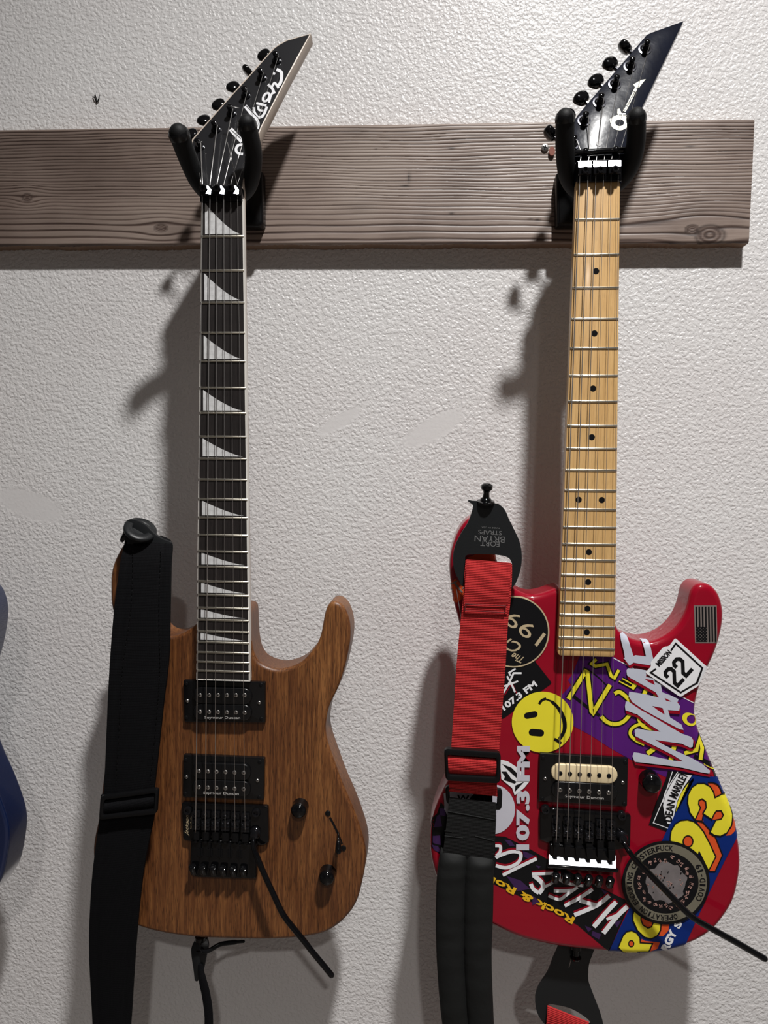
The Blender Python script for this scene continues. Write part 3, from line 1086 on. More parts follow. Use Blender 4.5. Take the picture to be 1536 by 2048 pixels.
def tuner(parent, post, kn, z0, h0, tilt, kr, ang, style, thick=0.014, bush=True):
    """post: px of post top; kn: px centre of button; parts: tuner > tuner_post, tuner_button"""
    n = Vector((0, -cos(tilt), sin(tilt)))
    top = WT(post[0], post[1], z0, h0, tilt, 0.011)
    base = top - n * 0.011
    t = MB()
    t.add(*lathe(base, n, [(0.0052, 0.0), (0.0052, 0.0012), (0.0042, 0.0018), (0.0032, 0.0020)], 20))
    back = base - n * (thick + 0.009)
    d = WT(kn[0], kn[1], z0, h0, tilt, -(thick + 0.007))
    rot = n.to_track_quat('Z', 'X').to_matrix()
    t.add(*lathe(back, n, [(0.0070, 0), (0.0078, 0.002), (0.0078, 0.009)], 14))
    e0 = WT(kn[0], kn[1], z0, h0, tilt, -(thick + 0.007)); e1 = WT(kn[0] - 7.55, kn[1] - 6.55, z0, h0, tilt, -(thick + 0.007))
    ax = (e1 - e0).normalized()
    st = d - ax * 0.017
    t.add(*tube([st, d], 0.0022, 8, round_end=False))
    tn = t.build('tuner', M['metal_black'], parent, smooth=True, origin=base, sharp=40)
    v, f = lathe(base, n, [(0.0030, 0.0), (0.0030, 0.006), (0.0024, 0.0075), (0.0030, 0.009), (0.0030, 0.0105), (0.0020, 0.0112)], 16)
    link('tuner_post', v, f, M['gloss_black'], tn, smooth=True, origin=base, sharp=40)
    # button: flattened bean, its flat plane turned by ang about the shaft
    a = ax.normalized()
    x = n.cross(a).normalized(); y = a.cross(x)
    xr = x * cos(ang) + y * sin(ang); yr = -x * sin(ang) + y * cos(ang)
    wdt, thk, ln = kr
    vs, fs = [], []
    rings = [(-1.0, 0.35), (-0.85, 0.62), (-0.4, 0.86), (0.1, 1.0), (0.6, 0.95), (0.88, 0.72), (1.0, 0.4)]
    m = 20
    for s, r in rings:
        for i in range(m):
            tt = 2 * pi * i / m
            ct, st_ = cos(tt), sin(tt)
            e = 0.75
            px_ = (abs(ct) ** e) * (1 if ct > 0 else -1); py_ = (abs(st_) ** e) * (1 if st_ > 0 else -1)
            vs.append(d + a * (s * ln / 2) + xr * (px_ * r * wdt / 2) + yr * (py_ * (0.5 + 0.5 * r) * thk / 2))
    for k in range(len(rings) - 1):
        for i in range(m):
            j = (i + 1) % m
            fs.append((k * m + i, k * m + j, (k + 1) * m + j, (k + 1) * m + i))
    fs.append(tuple(range(m))); fs.append(tuple(range((len(rings) - 1) * m, len(rings) * m)))
    link('tuner_button', vs, fs, M['gloss_black'], tn, smooth=True, origin=d, sharp=50)
    return top


# ================================================================== GUITAR WITH BROWN WOOD BODY
HJ = 0.1515
BJ = 0.1400
J_OUT = [(392, 1247), (382, 1256), (365, 1266), (343, 1273), (322, 1266), (305, 1238), (294, 1190), (287, 1135), (279, 1097), (266, 1079), (253, 1081),
         (243, 1093), (234, 1109), (226, 1127), (221, 1149), (220, 1175), (221, 1206), (226, 1231), (232, 1265), (235, 1310), (233, 1360), (227, 1410), (219, 1460), (210, 1520), (203, 1575),
         (196, 1636), (188, 1675), (185, 1703), (188, 1735), (199, 1778), (222, 1822), (248, 1844), (274, 1854), (308, 1864), (351, 1872), (396, 1877), (460, 1879.5), (510, 1881), (559, 1880),
         (600, 1877), (641, 1870), (668, 1857), (693, 1835), (713, 1805), (725, 1761), (731, 1723), (730, 1695), (722, 1663), (704, 1613), (684, 1567), (668, 1523), (655, 1485), (651, 1463),
         (652, 1441), (659, 1411), (675, 1378), (687, 1343), (694, 1315), (700, 1283), (701, 1258), (698, 1238), (690, 1217), (681, 1207), (671, 1202), (661, 1204), (654, 1213), (649, 1228), (645, 1250), (641, 1270), (634, 1288),
         (622, 1304), (604, 1323), (582, 1334), (558, 1338.5), (536, 1334), (519, 1325), (508, 1308), (503, 1285), (501, 1255), (499, 1222), (490, 1214), (450, 1213), (410, 1213), (400, 1222), (397, 1238)]
ring_j = body_outline(J_OUT, BJ)
jb = W(450, 1870, BJ)
GJ = thing('electric_guitar', (jb.x, -BJ + 0.02, jb.z), 'brown wood-bodied electric guitar with black fretboard and shark-fin inlays, hanging on the left hanger', 'guitar')
body_j = make_body(GJ, ring_j, BJ, 0.043, 0.0045, M['mahogany'])
SJ = Surface(ring_j, BJ, 0.0045)
fj, LJ = neck_frame((444.5, 400), (446.3, 1360.5), HJ)
WNJ, WEJ = 0.0218, 0.0287
neck_j = make_neck(GJ, fj, 0.455, WNJ, WEJ, HJ - 0.0062, 0.0165, M['cream_neck'])
AE = 0.4945
v, f = quadprism(fj, -0.001, AE, -WNJ + .0013, WNJ - .0013, -WEJ + .0013, WEJ - .0013, HJ, HJ - 0.006)
fb_j = link('fretboard', v, f, M['ebony'], GJ, origin=fj(AE / 2, 0, HJ))
mb = MB()
for s in (-1, 1):
    x0, x1 = s * (WNJ - .0013), s * WNJ
    y0, y1 = s * (WEJ - .0013), s * WEJ
    mb.add(*quadprism(fj, -0.001, AE + .0014, min(x0, x1), max(x0, x1), min(y0, y1), max(y0, y1), HJ + .0001, HJ - 0.0065))
mb.add(*quadprism(fj, AE, AE + .0014, -WEJ + .0012, WEJ - .0012, -WEJ + .0012, WEJ - .0012, HJ + .0001, HJ - 0.0065))
mb.build('fretboard_binding', M['binding'], GJ, origin=fj(AE / 2, 0, HJ))
# extension of the fretboard over the body sits on the body face
v, f = quadprism(fj, 0.43, AE, -WEJ + .003, WEJ - .003, -WEJ + .001, WEJ - .001, HJ - .006, BJ)
link('fretboard_support', v, f, M['cream_neck'], GJ, origin=fj(.46, 0, BJ))
make_frets(GJ, fj, 24, WNJ, WEJ, AE, HJ, 0.0002)
for k in (1, 3, 5, 7, 9, 12, 15, 17, 19, 21):
    a0, a1 = fpos(k - 1), fpos(k)
    g = a1 - a0
    t0, t1 = a0 + max(0.0015, g * 0.09), a1 - 0.0024
    w = half_w((t0 + t1) / 2, WNJ, WEJ, AE)
    xl, xr = -w + 0.0042, w - 0.0040
    pts = [(t0, xl), (t1, xl), (t1, xr)]
    for i in range(1, 8):
        q = i / 8
        pts.append((t1 + (t0 - t1) * (q ** 1.35), xr + (xl - xr) * q))
    pts.append((t0, xl + 0.0004))
    v, f = prism_from([fj(a, x, HJ + .00015) for a, x in pts], [fj(a, x, HJ - .001) for a, x in pts])
    link('inlay', v, f, M['pearl'], GJ, origin=fj(a1, 0, HJ))

# headstock
ZJ0 = fj(-0.006, 0, HJ).z
TJ = radians(17.0)
HH0 = HJ - 0.0035
head_px = [(401, 396), (400, 372), (397, 345), (390, 312), (383, 284), (384, 278), (420, 237), (460, 192), (500, 148), (541, 102), (548, 95), (556, 89), (572, 80), (596, 73), (622, 66.5),
           (600, 108), (576, 152), (548, 206), (524, 253), (508, 292), (497, 330), (488, 360), (484, 380), (483, 396)]
v, f = head_ring(head_px, ZJ0, HH0, TJ, 0.0145, 0.0006)
hs = link('headstock', v, f, M['cream_neck'], GJ, smooth=True, sharp=30, origin=WT(450, 300, ZJ0, HH0, TJ))
def on_head(pts, lift): return [WT(u, v_, ZJ0, HH0, TJ, lift) for u, v_ in pts]
face_px = [(401.5, 396), (401, 372), (398, 345), (391.5, 312), (385.5, 285), (387, 279), (421.5, 239), (461.5, 194), (501.5, 150), (542, 104.5), (549, 97), (557, 91), (573, 82), (596, 75), (619, 68.7),
           (597, 108), (573.5, 152), (545.5, 206), (521.5, 253), (506, 292), (495, 330), (486, 360), (482.5, 380), (481.5, 396)]
p_, t_ = tess(face_px)
link('headstock_face', on_head(p_, .0002), t_, M['head_black'], hs, origin=WT(450, 300, ZJ0, HH0, TJ))
# script logo
def PK(a, b): return (330 + a * .2018, 50 + b * .2018)
logo = [([(461, 258), (471, 269), (484, 283)], 8.5), ([(484, 289), (476, 291), (472, 299), (476, 306), (486, 308)], 5.4),
        ([PK(795, 802), PK(850, 868), PK(905, 930)], 7.5), ([PK(905, 930), PK(925, 975), PK(915, 1030)], 5.5), ([PK(880, 815), PK(888, 870), PK(925, 915), PK(970, 900)], 5.4),
        ([PK(965, 905), PK(990, 865), PK(1010, 810)], 5.0), ([PK(905, 775), PK(950, 785), PK(1005, 800)], 5.0), ([PK(925, 800), PK(930, 840), PK(975, 850)], 4.4),
        ([PK(1030, 770), PK(1050, 700), PK(1080, 650)], 4.0), ([PK(1020, 590), PK(1060, 625), PK(1085, 680)], 5.4), ([PK(1060, 610), PK(1085, 575), PK(1110, 600), PK(1125, 625)], 4.6),
        ([PK(1105, 605), PK(1140, 580), PK(1155, 520), PK(1150, 465), PK(1105, 440)], 6.4)]
mb = MB()
for pts, w in logo:
    q, fc = stroke(pts, w)
    mb.add(on_head(q, .0004 + 0.00002 * len(mb.v) / 20), fc)
q, fc = tess(ellipse(548, 147, 2.6, 3.0, 14)); mb.add(on_head(q, .0004), fc)
q, fc = tess(ellipse(*PK(1003, 715), 7.5, 11.5, 24, .55), [ellipse(*PK(1003, 715), 3.2, 6.6, 18, .55)]); mb.add(on_head(q, .00042), fc)
tag(mb.build('logo_lettering', M['white'], hs, origin=WT(520, 220, ZJ0, HH0, TJ)), 'white script lettering along the edge')
mb = MB()
for pts in ([(492, 211), (504, 223), (517, 236)], [(463, 260), (482, 277)], [(483, 297), (479, 301)], [(514, 212), (511, 222)], [(560, 152), (557, 163)]):
    q, fc = stroke(pts, 0.9); mb.add(on_head(q, .0009), fc)
tag(mb.build('logo_line', M['black_vinyl'], hs, origin=WT(520, 220, ZJ0, HH0, TJ)), kind='stuff')

posts_j = [(393.4, 279.5), (426.9, 243.7), (458, 211.5), (487.4, 175), (519.7, 139), (550, 104.5)]
knobs_j = [(383, 270), (409, 241), (438, 210), (467, 174), (496, 143), (529, 111)]
tops_j = []
for i, (p, k) in enumerate(zip(posts_j, knobs_j)):
    tops_j.append(tuner(GJ, p, k, ZJ0, HH0, TJ, (0.0165, 0.0075, 0.0115), (0.1, 0.35, 0.1, 0.3, 1.4, 0.0)[i], 0))
# locking nut
nb = MB()
nut_px = rrect([(400, 373), (482, 371), (484, 402), (400, 404)], 2.5)
nb.add(*rounded_prism([(p.x, p.z) for p in [W(u, v_, HJ + .003) for u, v_ in nut_px]], HJ + .003, HJ - .008, 0.0006, 2, .0002))
nut_j = nb.build('locking_nut', M['gloss_black'], GJ, smooth=True, sharp=35, origin=W(442, 388, HJ))
for i, (a, b) in enumerate(((401.5, 424), (428.5, 451), (456, 479.5))):
    q = [W(u, v_, HJ + .0075) for u, v_ in rrect([(a, 371), (b, 370), (b, 390), (a, 391)], 2)]
    v, f = rounded_prism([(p.x, p.z) for p in q], HJ + .0075, HJ + .003, .0008, 2, .0001)
    cl = link('clamp_pad', v, f, M['metal_black'], nut_j, smooth=True, sharp=35, origin=W((a + b) / 2, 380, HJ + .005))
    nf = Vector((.365, -.875, .30)).normalized()
    mc = W(b - 6.5, 380, HJ + .0086)
    q4 = []
    for du, dv in ((-4.5, -8.5), (4.0, -9), (4.0, 8.5), (-4.5, 8.5), (-1.5, 0)):
        p4 = W(b - 6.5 + du, 380 + dv, HJ + .0086)
        off4 = (p4 - mc).dot(nf) / nf.y
        q4.append(Vector((p4.x, p4.y - off4, p4.z)))
    link('clamp_glint', q4, [(0, 1, 4), (1, 2, 4), (2, 3, 4)], M['polished'], nut_j, origin=mc)  # polished faces added and tilted to give each pad its white reflection
    c = W(a + 6.5, 378, HJ + .0078)
    mb = MB(); mb.add(*lathe(c, (0, -1, 0), [(.0036, -.0003), (.0036, .0032), (.0030, .0040), (.0017, .0040), (.0016, .0018), (.0002, .0018)], 18))
    mb.build('clamp_screw', M['gloss_black'], nut_j, smooth=True, sharp=35, origin=c)

# strings
str_r = [.00058, .00050, .00042, .00026, .00022, .00020]
nut_x = [404.9, 420, 434, 447.7, 461.3, 475.1]
br_x = [391.2, 410.6, 430.2, 450.2, 469.9, 490.1]
for i in range(6):
    a = W(nut_x[i], 393, HJ + .0045); b = W(br_x[i], 1657, HJ + .0085)
    pk = tops_j[i]
    n = Vector((0, -cos(TJ), sin(TJ)))
    pts = [pk - n * .003 + Vector((.0032, 0, -.001)), W(nut_x[i], 368, HJ + .0035), a, b, W(br_x[i], 1664, HJ + .006)]
    v, f = tube(pts, str_r[i], 6, round_end=False)
    link('string', v, f, M['string'], GJ, smooth=True, origin=a)
for pts in ([(455, 285, .1475), (463, 318, .1535), (475, 371, .1565)], [(399, 346, .149), (403, 371, .156)], [(455, 212, .142), (478, 216, .143)], [(394, 280, .141), (397, 286, .143), (404, 283, .145)]):
    mb = MB(); mb.add(*tube([W(*p) for p in pts], .00032, 6, round_end=False))
    mb.build('string_end', M['string'], GJ, smooth=True, origin=W(*pts[0]))

# pickups
pj = lambda u: u * 0.13669
def PX(zu, zv): return (360 + zu * .13669, 1340 + zv * .13669)
pickup(GJ, rrect([PX(45, 150), PX(1245, 180), PX(1245, 775), PX(60, 762)], 3), BJ,
       [(stadium(*PX(300, 375), *PX(930, 390), 16.5), M['plastic_black']), (stadium(*PX(300, 618), *PX(930, 628), 16.0), M['plastic_black'])],
       [(*PX(x, 368), M['steel'], .0022) for x in (292, 425, 555, 685, 818, 945)] + [(*PX(x, 610 + i * 2.5), M['screw'], .0022) for i, x in enumerate((292, 425, 555, 685, 818, 945))],
       [PX(110, 450), PX(1160, 475)], [PX(90, 200), PX(1185, 215), PX(90, 695), PX(1190, 715)],
       text('Seymour Duncan', *PX(620, 702), 71, 6.5, 0.6, 0.01), 'neck pickup in a black frame')
pickup(GJ, rrect([PX(45, 1240), PX(1235, 1290), PX(1225, 1905), PX(35, 1860)], 3), BJ,
       [(stadium(*PX(285, 1480), *PX(915, 1500), 16.5), M['plastic_black']), (stadium(*PX(285, 1722), *PX(915, 1745), 16.0), M['plastic_black'])],
       [(*PX(x, 1478 + i * 5), M['screw'], .0022) for i, x in enumerate((275, 408, 535, 665, 798, 930))] + [(*PX(x, 1712 + i * 6), M['steel'], .0022) for i, x in enumerate((275, 408, 535, 665, 798, 930))],
       [PX(95, 1565), PX(1135, 1615)], [PX(80, 1310), PX(1165, 1345), PX(75, 1805), PX(1160, 1862)],
       text('Seymour Duncan', *PX(600, 1808), 71, 6.5, 1.6, 0.01), 'bridge pickup in a black frame')


def bridge(parent, hb, plate_px, tail_px, studs, xs, ysad, yin, ft, ftr, arm, arm_r, block_px=None, slopes=None, lean=0.0):
    """double-locking tremolo: plate, studs, saddles, string locks, fine tuners, arm"""
    h1 = hb + .0055
    q = [W(u, v_, h1) for u, v_ in plate_px]
    v, f = rounded_prism([(p.x, p.z) for p in q], h1, hb, .0012, 3, .0001)
    br = link('bridge_plate', v, f, M['gloss_black'], parent, smooth=True, sharp=35, origin=q[0])
    q = [W(u, v_, h1 + .0035) for u, v_ in tail_px]
    v, f = rounded_prism([(p.x, p.z) for p in q], h1 + .0035, hb + .0005, .0025, 3, .0001)
    link('bridge_tail', v, f, M['gloss_black'], br, smooth=True, sharp=35, origin=q[0])
    p0 = None
    for u, v_ in studs:
        c = W(u, v_, h1)
        if p0 is None:
            v, f = lathe(c, (0, -1, 0), [(.0048, -.002), (.0048, .0015), (.0040, .0030), (.0024, .0030), (.0022, .0012), (.0003, .0012)], 24)
            p0 = link('pivot_stud', v, f, M['metal_black'], br, smooth=True, sharp=35, origin=c)
        else: copyobj(p0, br, c)
    for i, x in enumerate(xs):
        y = ysad[i]
        y0 = y - 42
        x2 = x + (x - xs[2]) * 0.0
        w = 8.2
        c = W(x, y, h1 + .004)
        mb = MB()
        # saddle body: L shape: low tongue, high shoulder, string clamp hole
        mb.add(*prism_px(rrect([(x - w, y0 + 6), (x + w, y0 + 6.6), (x + w, y - 16), (x - w, y - 16.6)], 2), h1 + .0035, h1, 0))
        mb.add(*prism_px(rrect([(x - w, y - 19), (x + w, y - 18.4), (x + w, y + 1), (x - w, y + .4)], 1.5), h1 + .0075, h1, 0))
        for sx in (-5.2, 5.2):
            cc = W(x + sx, y - 14, h1 + .0075)
            mb.add(*dome(cc, .0016, .0013, 10))
        # string cradle
        mb.add(*tube([W(x - 6, y - 9, h1 + .0076), W(x + 6, y - 8.6, h1 + .0076)], .0014, 8))
        mb.build('saddle', M['metal_black'], br, smooth=True, sharp=35, origin=c)
        cs = W(x, y0 + 13, h1 + .0036)
        v, f = lathe(cs, (0, -1, 0), [(.0024, 0), (.0024, .0022), (.0019, .0028), (.0012, .0028), (.0011, .0010), (.0002, .0010)], 16)
        link('intonation_screw', v, f, M['metal_black'], br, smooth=True, sharp=35, origin=cs)
        # string lock block
        lb = MB()
        lb.add(*prism_px(rrect([(x - 6.4, y + 4), (x + 6.4, y + 4.5), (x + 6.4, y + 21), (x - 6.4, y + 20.5)], 1.5), h1 + .0068, h1, 0))
        lb.add(*prism_px([(x - 2.6, y + 20), (x + 2.6, y + 20.2), (x + 2.6, y + 27), (x - 2.6, y + 27)], h1 + .0060, h1, 0))
        lb.build('string_lock', M['satin_black'], br, smooth=True, sharp=35, origin=W(x, y + 12, h1))
        # fine tuner thumb screw
        u, v_ = ft[i]
        c0 = W(u, v_, h1 + .0070)
        ax = Vector((0, -0.55, 0.83))
        vv, ff = lathe(c0 - ax * .006, ax, [(.0030, -.004), (.0042, -.003), (.0042, .0075), (.0036, .0085), (.0020, .009), (.0003, .0088)], 18)
        for k in (1, 2):
            for j in range(0, 18, 2):
                p = vv[k * 18 + j]
                cen = c0 - ax * .006 + ax * (-.003 if k == 1 else .0075)
                vv[k * 18 + j] = cen + (p - cen) * .93
        link('fine_tuner', vv, ff, M['gloss_black'], br, smooth=True, sharp=40, origin=c0)
    # arm with socket collar
    a0 = W(*arm[0])
    v, f = lathe(Vector((a0.x, -h1 + .0005, a0.z)), (0, -1, 0), [(.0062, 0), (.0062, .004), (.0048, .0055), (.0040, .0085), (.0026, .009)], 22)
    link('arm_socket', v, f, M['metal_black'], br, smooth=True, sharp=35, origin=a0)
    pts = [W(*p) for p in arm]
    P = crom([tuple(p) for p in pts], n=6)
    rr = []
    for i in range(len(P)):
        t = i / (len(P) - 1)
        rr.append(.0024 + (arm_r - .0024) * min(1, max(0, (t - .10) * 9)))
    v, f = tube(P, rr, 16)
    return br, link('tremolo_arm', v, f, M['gloss_black'], parent, smooth=True, sharp=60, origin=pts[0])


def PB(zu, zv): return (350 + zu * .13672, 1590 + zv * .13672)
plate = rrect([PB(92, 112), PB(1358, 168), PB(1372, 690), PB(1290, 740), PB(1190, 735), PB(230, 680), PB(115, 655)], 5)
tail = rrect([PB(225, 640), PB(1195, 700), PB(1190, 1240), PB(290, 1212), PB(205, 1080), PB(215, 900)], 6)
br_j, arm_j = bridge(GJ, BJ, plate, tail, [PB(190, 222), PB(1190, 255)], [391.5, 411, 430.5, 450.5, 470, 490],
               [1659, 1660, 1660.5, 1661.5, 1663, 1664], None, [(385, 1735), (405, 1736), (425.5, 1737), (445, 1738), (465.5, 1739), (486, 1740)], None,
               [(509, 1668, .150), (507, 1682, .154), (508, 1697, .157), (514, 1713, .159), (522, 1733, .1605), (532, 1756, .162), (543, 1780, .1635), (554, 1804, .165), (563, 1823, .166), (574, 1840, .167), (590, 1860, .1682), (608, 1882, .1695), (626, 1905, .1705), (645, 1928, .1713), (663, 1950, .172)], .0031)
q, fc = text('Jackson', *PB(180, 445), 42, 9, -88, 0.0, 0.5)
tag(link('bridge_lettering', [W(u, v_, BJ + .0057) for u, v_ in q], fc, M['gold'], br_j, origin=W(375, 1650, BJ)), 'small gold script lettering')
q, fc = text('Low Profile', *PB(235, 400), 24, 3, -88)
link('bridge_lettering', [W(u, v_, BJ + .0057) for u, v_ in q], fc, M['gold'], br_j, origin=W(381, 1645, BJ))
# ridges between string locks on the tail
mb = MB()
for i, x in enumerate((400, 419.5, 439.5, 459, 478.5)):
    mb.add(*prism_px([(x - 1.2, 1688 + i), (x + 1.2, 1688 + i), (x + 1.2, 1714 + i), (x - 1.2, 1714 + i)], BJ + .0110, BJ + .008, 0))
    mb.add(*prism_px([(x - 5.5, 1697 + i), (x + 5.5, 1697.6 + i), (x + 5.5, 1712 + i), (x - 5.5, 1711 + i)], BJ + .0098, BJ + .008, 0))
mb.build('tail_rib', M['satin_black'], br_j, origin=W(440, 1700, BJ + .009))

knob(GJ, 595.5, 1626, BJ, .0165, .0088)
knob(GJ, 651.5, 1761, BJ, .0165, .0088, 'tone_knob')
# blade switch
sw = proto_screw(GJ, 'switch_screw', .0030, .0012, M['satin_black'], W(655.8, 1626.3, BJ))
copyobj(sw, GJ, W(687, 1696, BJ))
q, fc = stroke([(660, 1635), (668, 1650), (676, 1667), (684, 1688)], 4.2)
decal('switch_slot', [(q, fc)], M['black_vinyl'], GJ, SJ, .0002)
mb = MB()
mb.add(*tube([W(676, 1664, BJ - .001), W(677, 1675, BJ + .006), W(677, 1686, BJ + .009)], .0012, 8))
mb.add(*tube([W(677, 1684, BJ + .009), W(677, 1697, BJ + .0125), W(677, 1702, BJ + .0135)], [.0024, .0031, .0033], 12))
mb.build('switch_lever', M['gloss_black'], GJ, smooth=True, origin=W(676, 1680, BJ))
mb = MB(); mb.add(*lathe(W(262, 1080, BJ - .02) + Vector((0, 0, -.003)), (0, -.1, 1), [(.006, 0), (.006, .002), (.003, .004), (.003, .010), (.006, .012), (.005, .014)], 18))
mb.build('strap_button', M['gloss_black'], GJ, smooth=True, sharp=40, origin=W(262, 1080, BJ - .02))
c = W(401, 1868, BJ - .02)
mb = MB(); mb.add(*lathe(c + Vector((0, 0, -.003)), (0, 0, -1), [(.006, 0), (.006, .004), (.003, .006), (.003, .012), (.006, .014), (.005, .016)], 18))
mb.build('strap_button', M['gloss_black'], GJ, smooth=True, sharp=40, origin=c)

# ================================================================== RED GUITAR WITH STICKERS
HC = 0.1483
BC = 0.1372
C_OUT = [(1118, 1176), (1104, 1180), (1084, 1187), (1062, 1190), (1042, 1184), (1022, 1170), (1005, 1147), (993, 1117), (985, 1082), (977, 1053), (964, 1036), (949, 1033), (934, 1039),
         (920, 1056), (909, 1079), (901, 1108), (899, 1138), (902, 1170), (908, 1207), (916, 1237), (923, 1270), (926, 1310), (925, 1360), (921, 1420), (914, 1480), (905, 1530), (896, 1562),
         (886, 1582), (873, 1611), (864, 1641), (860.5, 1667), (860.5, 1698), (865, 1730), (876, 1765), (898, 1803), (935, 1832), (985, 1853), (1020, 1870), (1056, 1883), (1119, 1896), (1180, 1903),
         (1228, 1906.5), (1288, 1907.5), (1332, 1903.5), (1368, 1894.5), (1401, 1881), (1430, 1860), (1454, 1830), (1470, 1801), (1479, 1765), (1483, 1732), (1481, 1694), (1473, 1655), (1463, 1620), (1448, 1584), (1432, 1545),
         (1416, 1505), (1402, 1470), (1394, 1443), (1392, 1421), (1395, 1400), (1402, 1374), (1415, 1343), (1431, 1309), (1442, 1275), (1448, 1244), (1448, 1218), (1440, 1190), (1426, 1173), (1410, 1167), (1394, 1170), (1384, 1182),
         (1380, 1198), (1376, 1215), (1366, 1238), (1350, 1259), (1326, 1276), (1298, 1284), (1272, 1281), (1252, 1272), (1238, 1262), (1232, 1245), (1228, 1215), (1220, 1200), (1180, 1198), (1140, 1190), (1124, 1178)]
ring_c = body_outline(C_OUT, BC)
cb = W(1170, 1895, BC)
GC = thing('electric_guitar', (cb.x, -BC + 0.02, cb.z), 'red sticker-covered electric guitar with maple fretboard, hanging on the right hanger', 'guitar')
body_c = make_body(GC, ring_c, BC, 0.044, 0.0065, M['red'])
SCF = Surface(ring_c, BC, 0.0065)
fc_, LC = neck_frame((1196.5, 363.5), (1172.5, 1312), HC)
WNC, WEC = 0.0213, 0.0289
AC = 0.4745
make_neck(GC, fc_, 0.44, WNC, WEC, HC - 0.004, 0.0185, M['maple'])
pts = []
cr = .004
for a, x, da, dx in ((AC, WEC, 0, 0), (AC, -WEC, 0, 0)):
    pass
fbp = [(-0.001, -WNC), (-0.001, WNC), (AC - cr, WEC)] + [(AC - cr + cr * sin(t), WEC - cr + cr * cos(t)) for t in (0.4, 0.8, 1.2)] + [(AC, WEC - cr), (AC, -WEC + cr)] + [(AC - cr + cr * cos(t), -WEC + cr - cr * sin(t)) for t in (0.4, 0.8, 1.2)] + [(AC - cr, -WEC)]
fr = [fc_(a, x, HC) for a, x in fbp]
v, f = rounded_prism([(p.x, p.z) for p in fr], HC, BC, .0010, 2, .0001)
link('fretboard', v, f, M['maple'], GC, smooth=True, sharp=30, origin=fc_(AC / 2, 0, HC))
make_frets(GC, fc_, 22, WNC, WEC, AC, HC, 0.0004)
def dot(a, x):
    c = fc_(a, x, HC)
    v, f = lathe(c, (0, -1, 0), [(.0031, -.0008), (.0031, .0001), (.0001, .00012)], 22)
    return link('dot_inlay', v, f, M['black_vinyl'], GC, origin=c)
d0 = None
for k in (3, 5, 7, 9, 12, 15, 17, 19, 21):
    a = (fpos(k - 1) + fpos(k)) / 2
    for x in ((-.0115, .0115) if k == 12 else (0.0,)):
        if d0 is None: d0 = dot(a, x)
        else: copyobj(d0, GC, fc_(a, x, HC))
# headstock
ZC0 = fc_(-0.012, 0, HC).z
TC = radians(17.0)
HCH = HC - 0.004
hpx = [(1153, 366), (1150, 340), (1147, 305), (1145, 280), (1143, 262), (1146, 244), (1156, 229), (1190, 189), (1228, 145), (1262, 106), (1293, 69.5), (1302, 65), (1330, 55), (1367.5, 41.5),
       (1347, 84), (1322, 136), (1300, 182), (1280, 224), (1264, 262), (1253, 296), (1246, 330), (1243, 366)]
v, f = head_ring(hpx, ZC0, HCH, TC, 0.014, 0.0008)
hsc = link('headstock', v, f, M['head_gloss'], GC, smooth=True, sharp=30, origin=WT(1200, 280, ZC0, HCH, TC))
def on_headc(pts, lift): return [WT(u, v_, ZC0, HCH, TC, lift) for u, v_ in pts]
def PC(zu, zv): return (1040 + zu * .23438, 20 + zv * .23438)
mb = MB()
q, fcs = tess([PC(*p) for p in ((1072, 590), (1030, 598), (968, 635), (985, 665), (1018, 660), (1040, 630))]); mb.add(on_headc(q, .0003), fcs)
q, fcs = stroke([PC(990, 668), PC(940, 770), PC(890, 865)], 5.5, smooth=False); mb.add(on_headc(q, .0003), fcs)
q, fcs = tess(ellipse(*PC(850, 960), 18.5, 15.5, 30), [ellipse(*PC(850, 962), 9, 6.8, 20)]); mb.add(on_headc(q, .0003), fcs)
q, fcs = tess([PC(*p) for p in ((832, 845), (850, 842), (866, 880), (900, 880), (910, 905), (850, 915), (830, 880))]); mb.add(on_headc(q, .00035), fcs)
q, fcs = tess([PC(*p) for p in ((765, 930), (790, 915), (800, 1000), (775, 985))]); mb.add(on_headc(q, .00036), fcs)
tag(mb.build('logo_lettering', M['logo_cream'], hsc, origin=WT(1240, 230, ZC0, HCH, TC)), 'cream guitar-shaped logo')
mb = MB()
q, fcs = text('Charvel', *PC(935, 775), 44, 4.6, -62, 0.02); mb.add(on_headc(q, .0006), fcs)
for a, b in (((880, 893), (905, 893)), ((845, 893), (872, 893))):
    q, fcs = stroke([PC(*a), PC(*b)], 1.6, smooth=False); mb.add(on_headc(q, .0006), fcs)
tag(mb.build('logo_line', M['black_vinyl'], hsc, origin=WT(1240, 230, ZC0, HCH, TC)), kind='stuff')

posts_c = [(1149, 273), (1172.4, 226), (1203.4, 188.8), (1234.5, 152), (1265.5, 116), (1295.5, 81)]
knobs_c = [(1101, 267), (1136, 232), (1163, 197), (1192.5, 163), (1221, 128), (1250, 95)]
tops_c = []
for i, (p, k) in enumerate(zip(posts_c, knobs_c)):
    tops_c.append(tuner(GC, p, k, ZC0, HCH, TC, (0.0195, 0.0110, 0.0130), (1.3, .3, .25, .2, .35, 1.1)[i], 1, thick=0.013))
# washers
w0 = None
nC = Vector((0, -cos(TC), sin(TC)))
for tp in tops_c:
    c = tp - nC * .011
    v, f = lathe(c, nC, [(.0068, 0.0002), (.0068, .0009), (.0052, .0011)], 26)
    if w0 is None: w0 = link('washer', v, f[:-2], M['ring_dark'], hsc, smooth=True, sharp=40, origin=c)
    else: copyobj(w0, hsc, c)
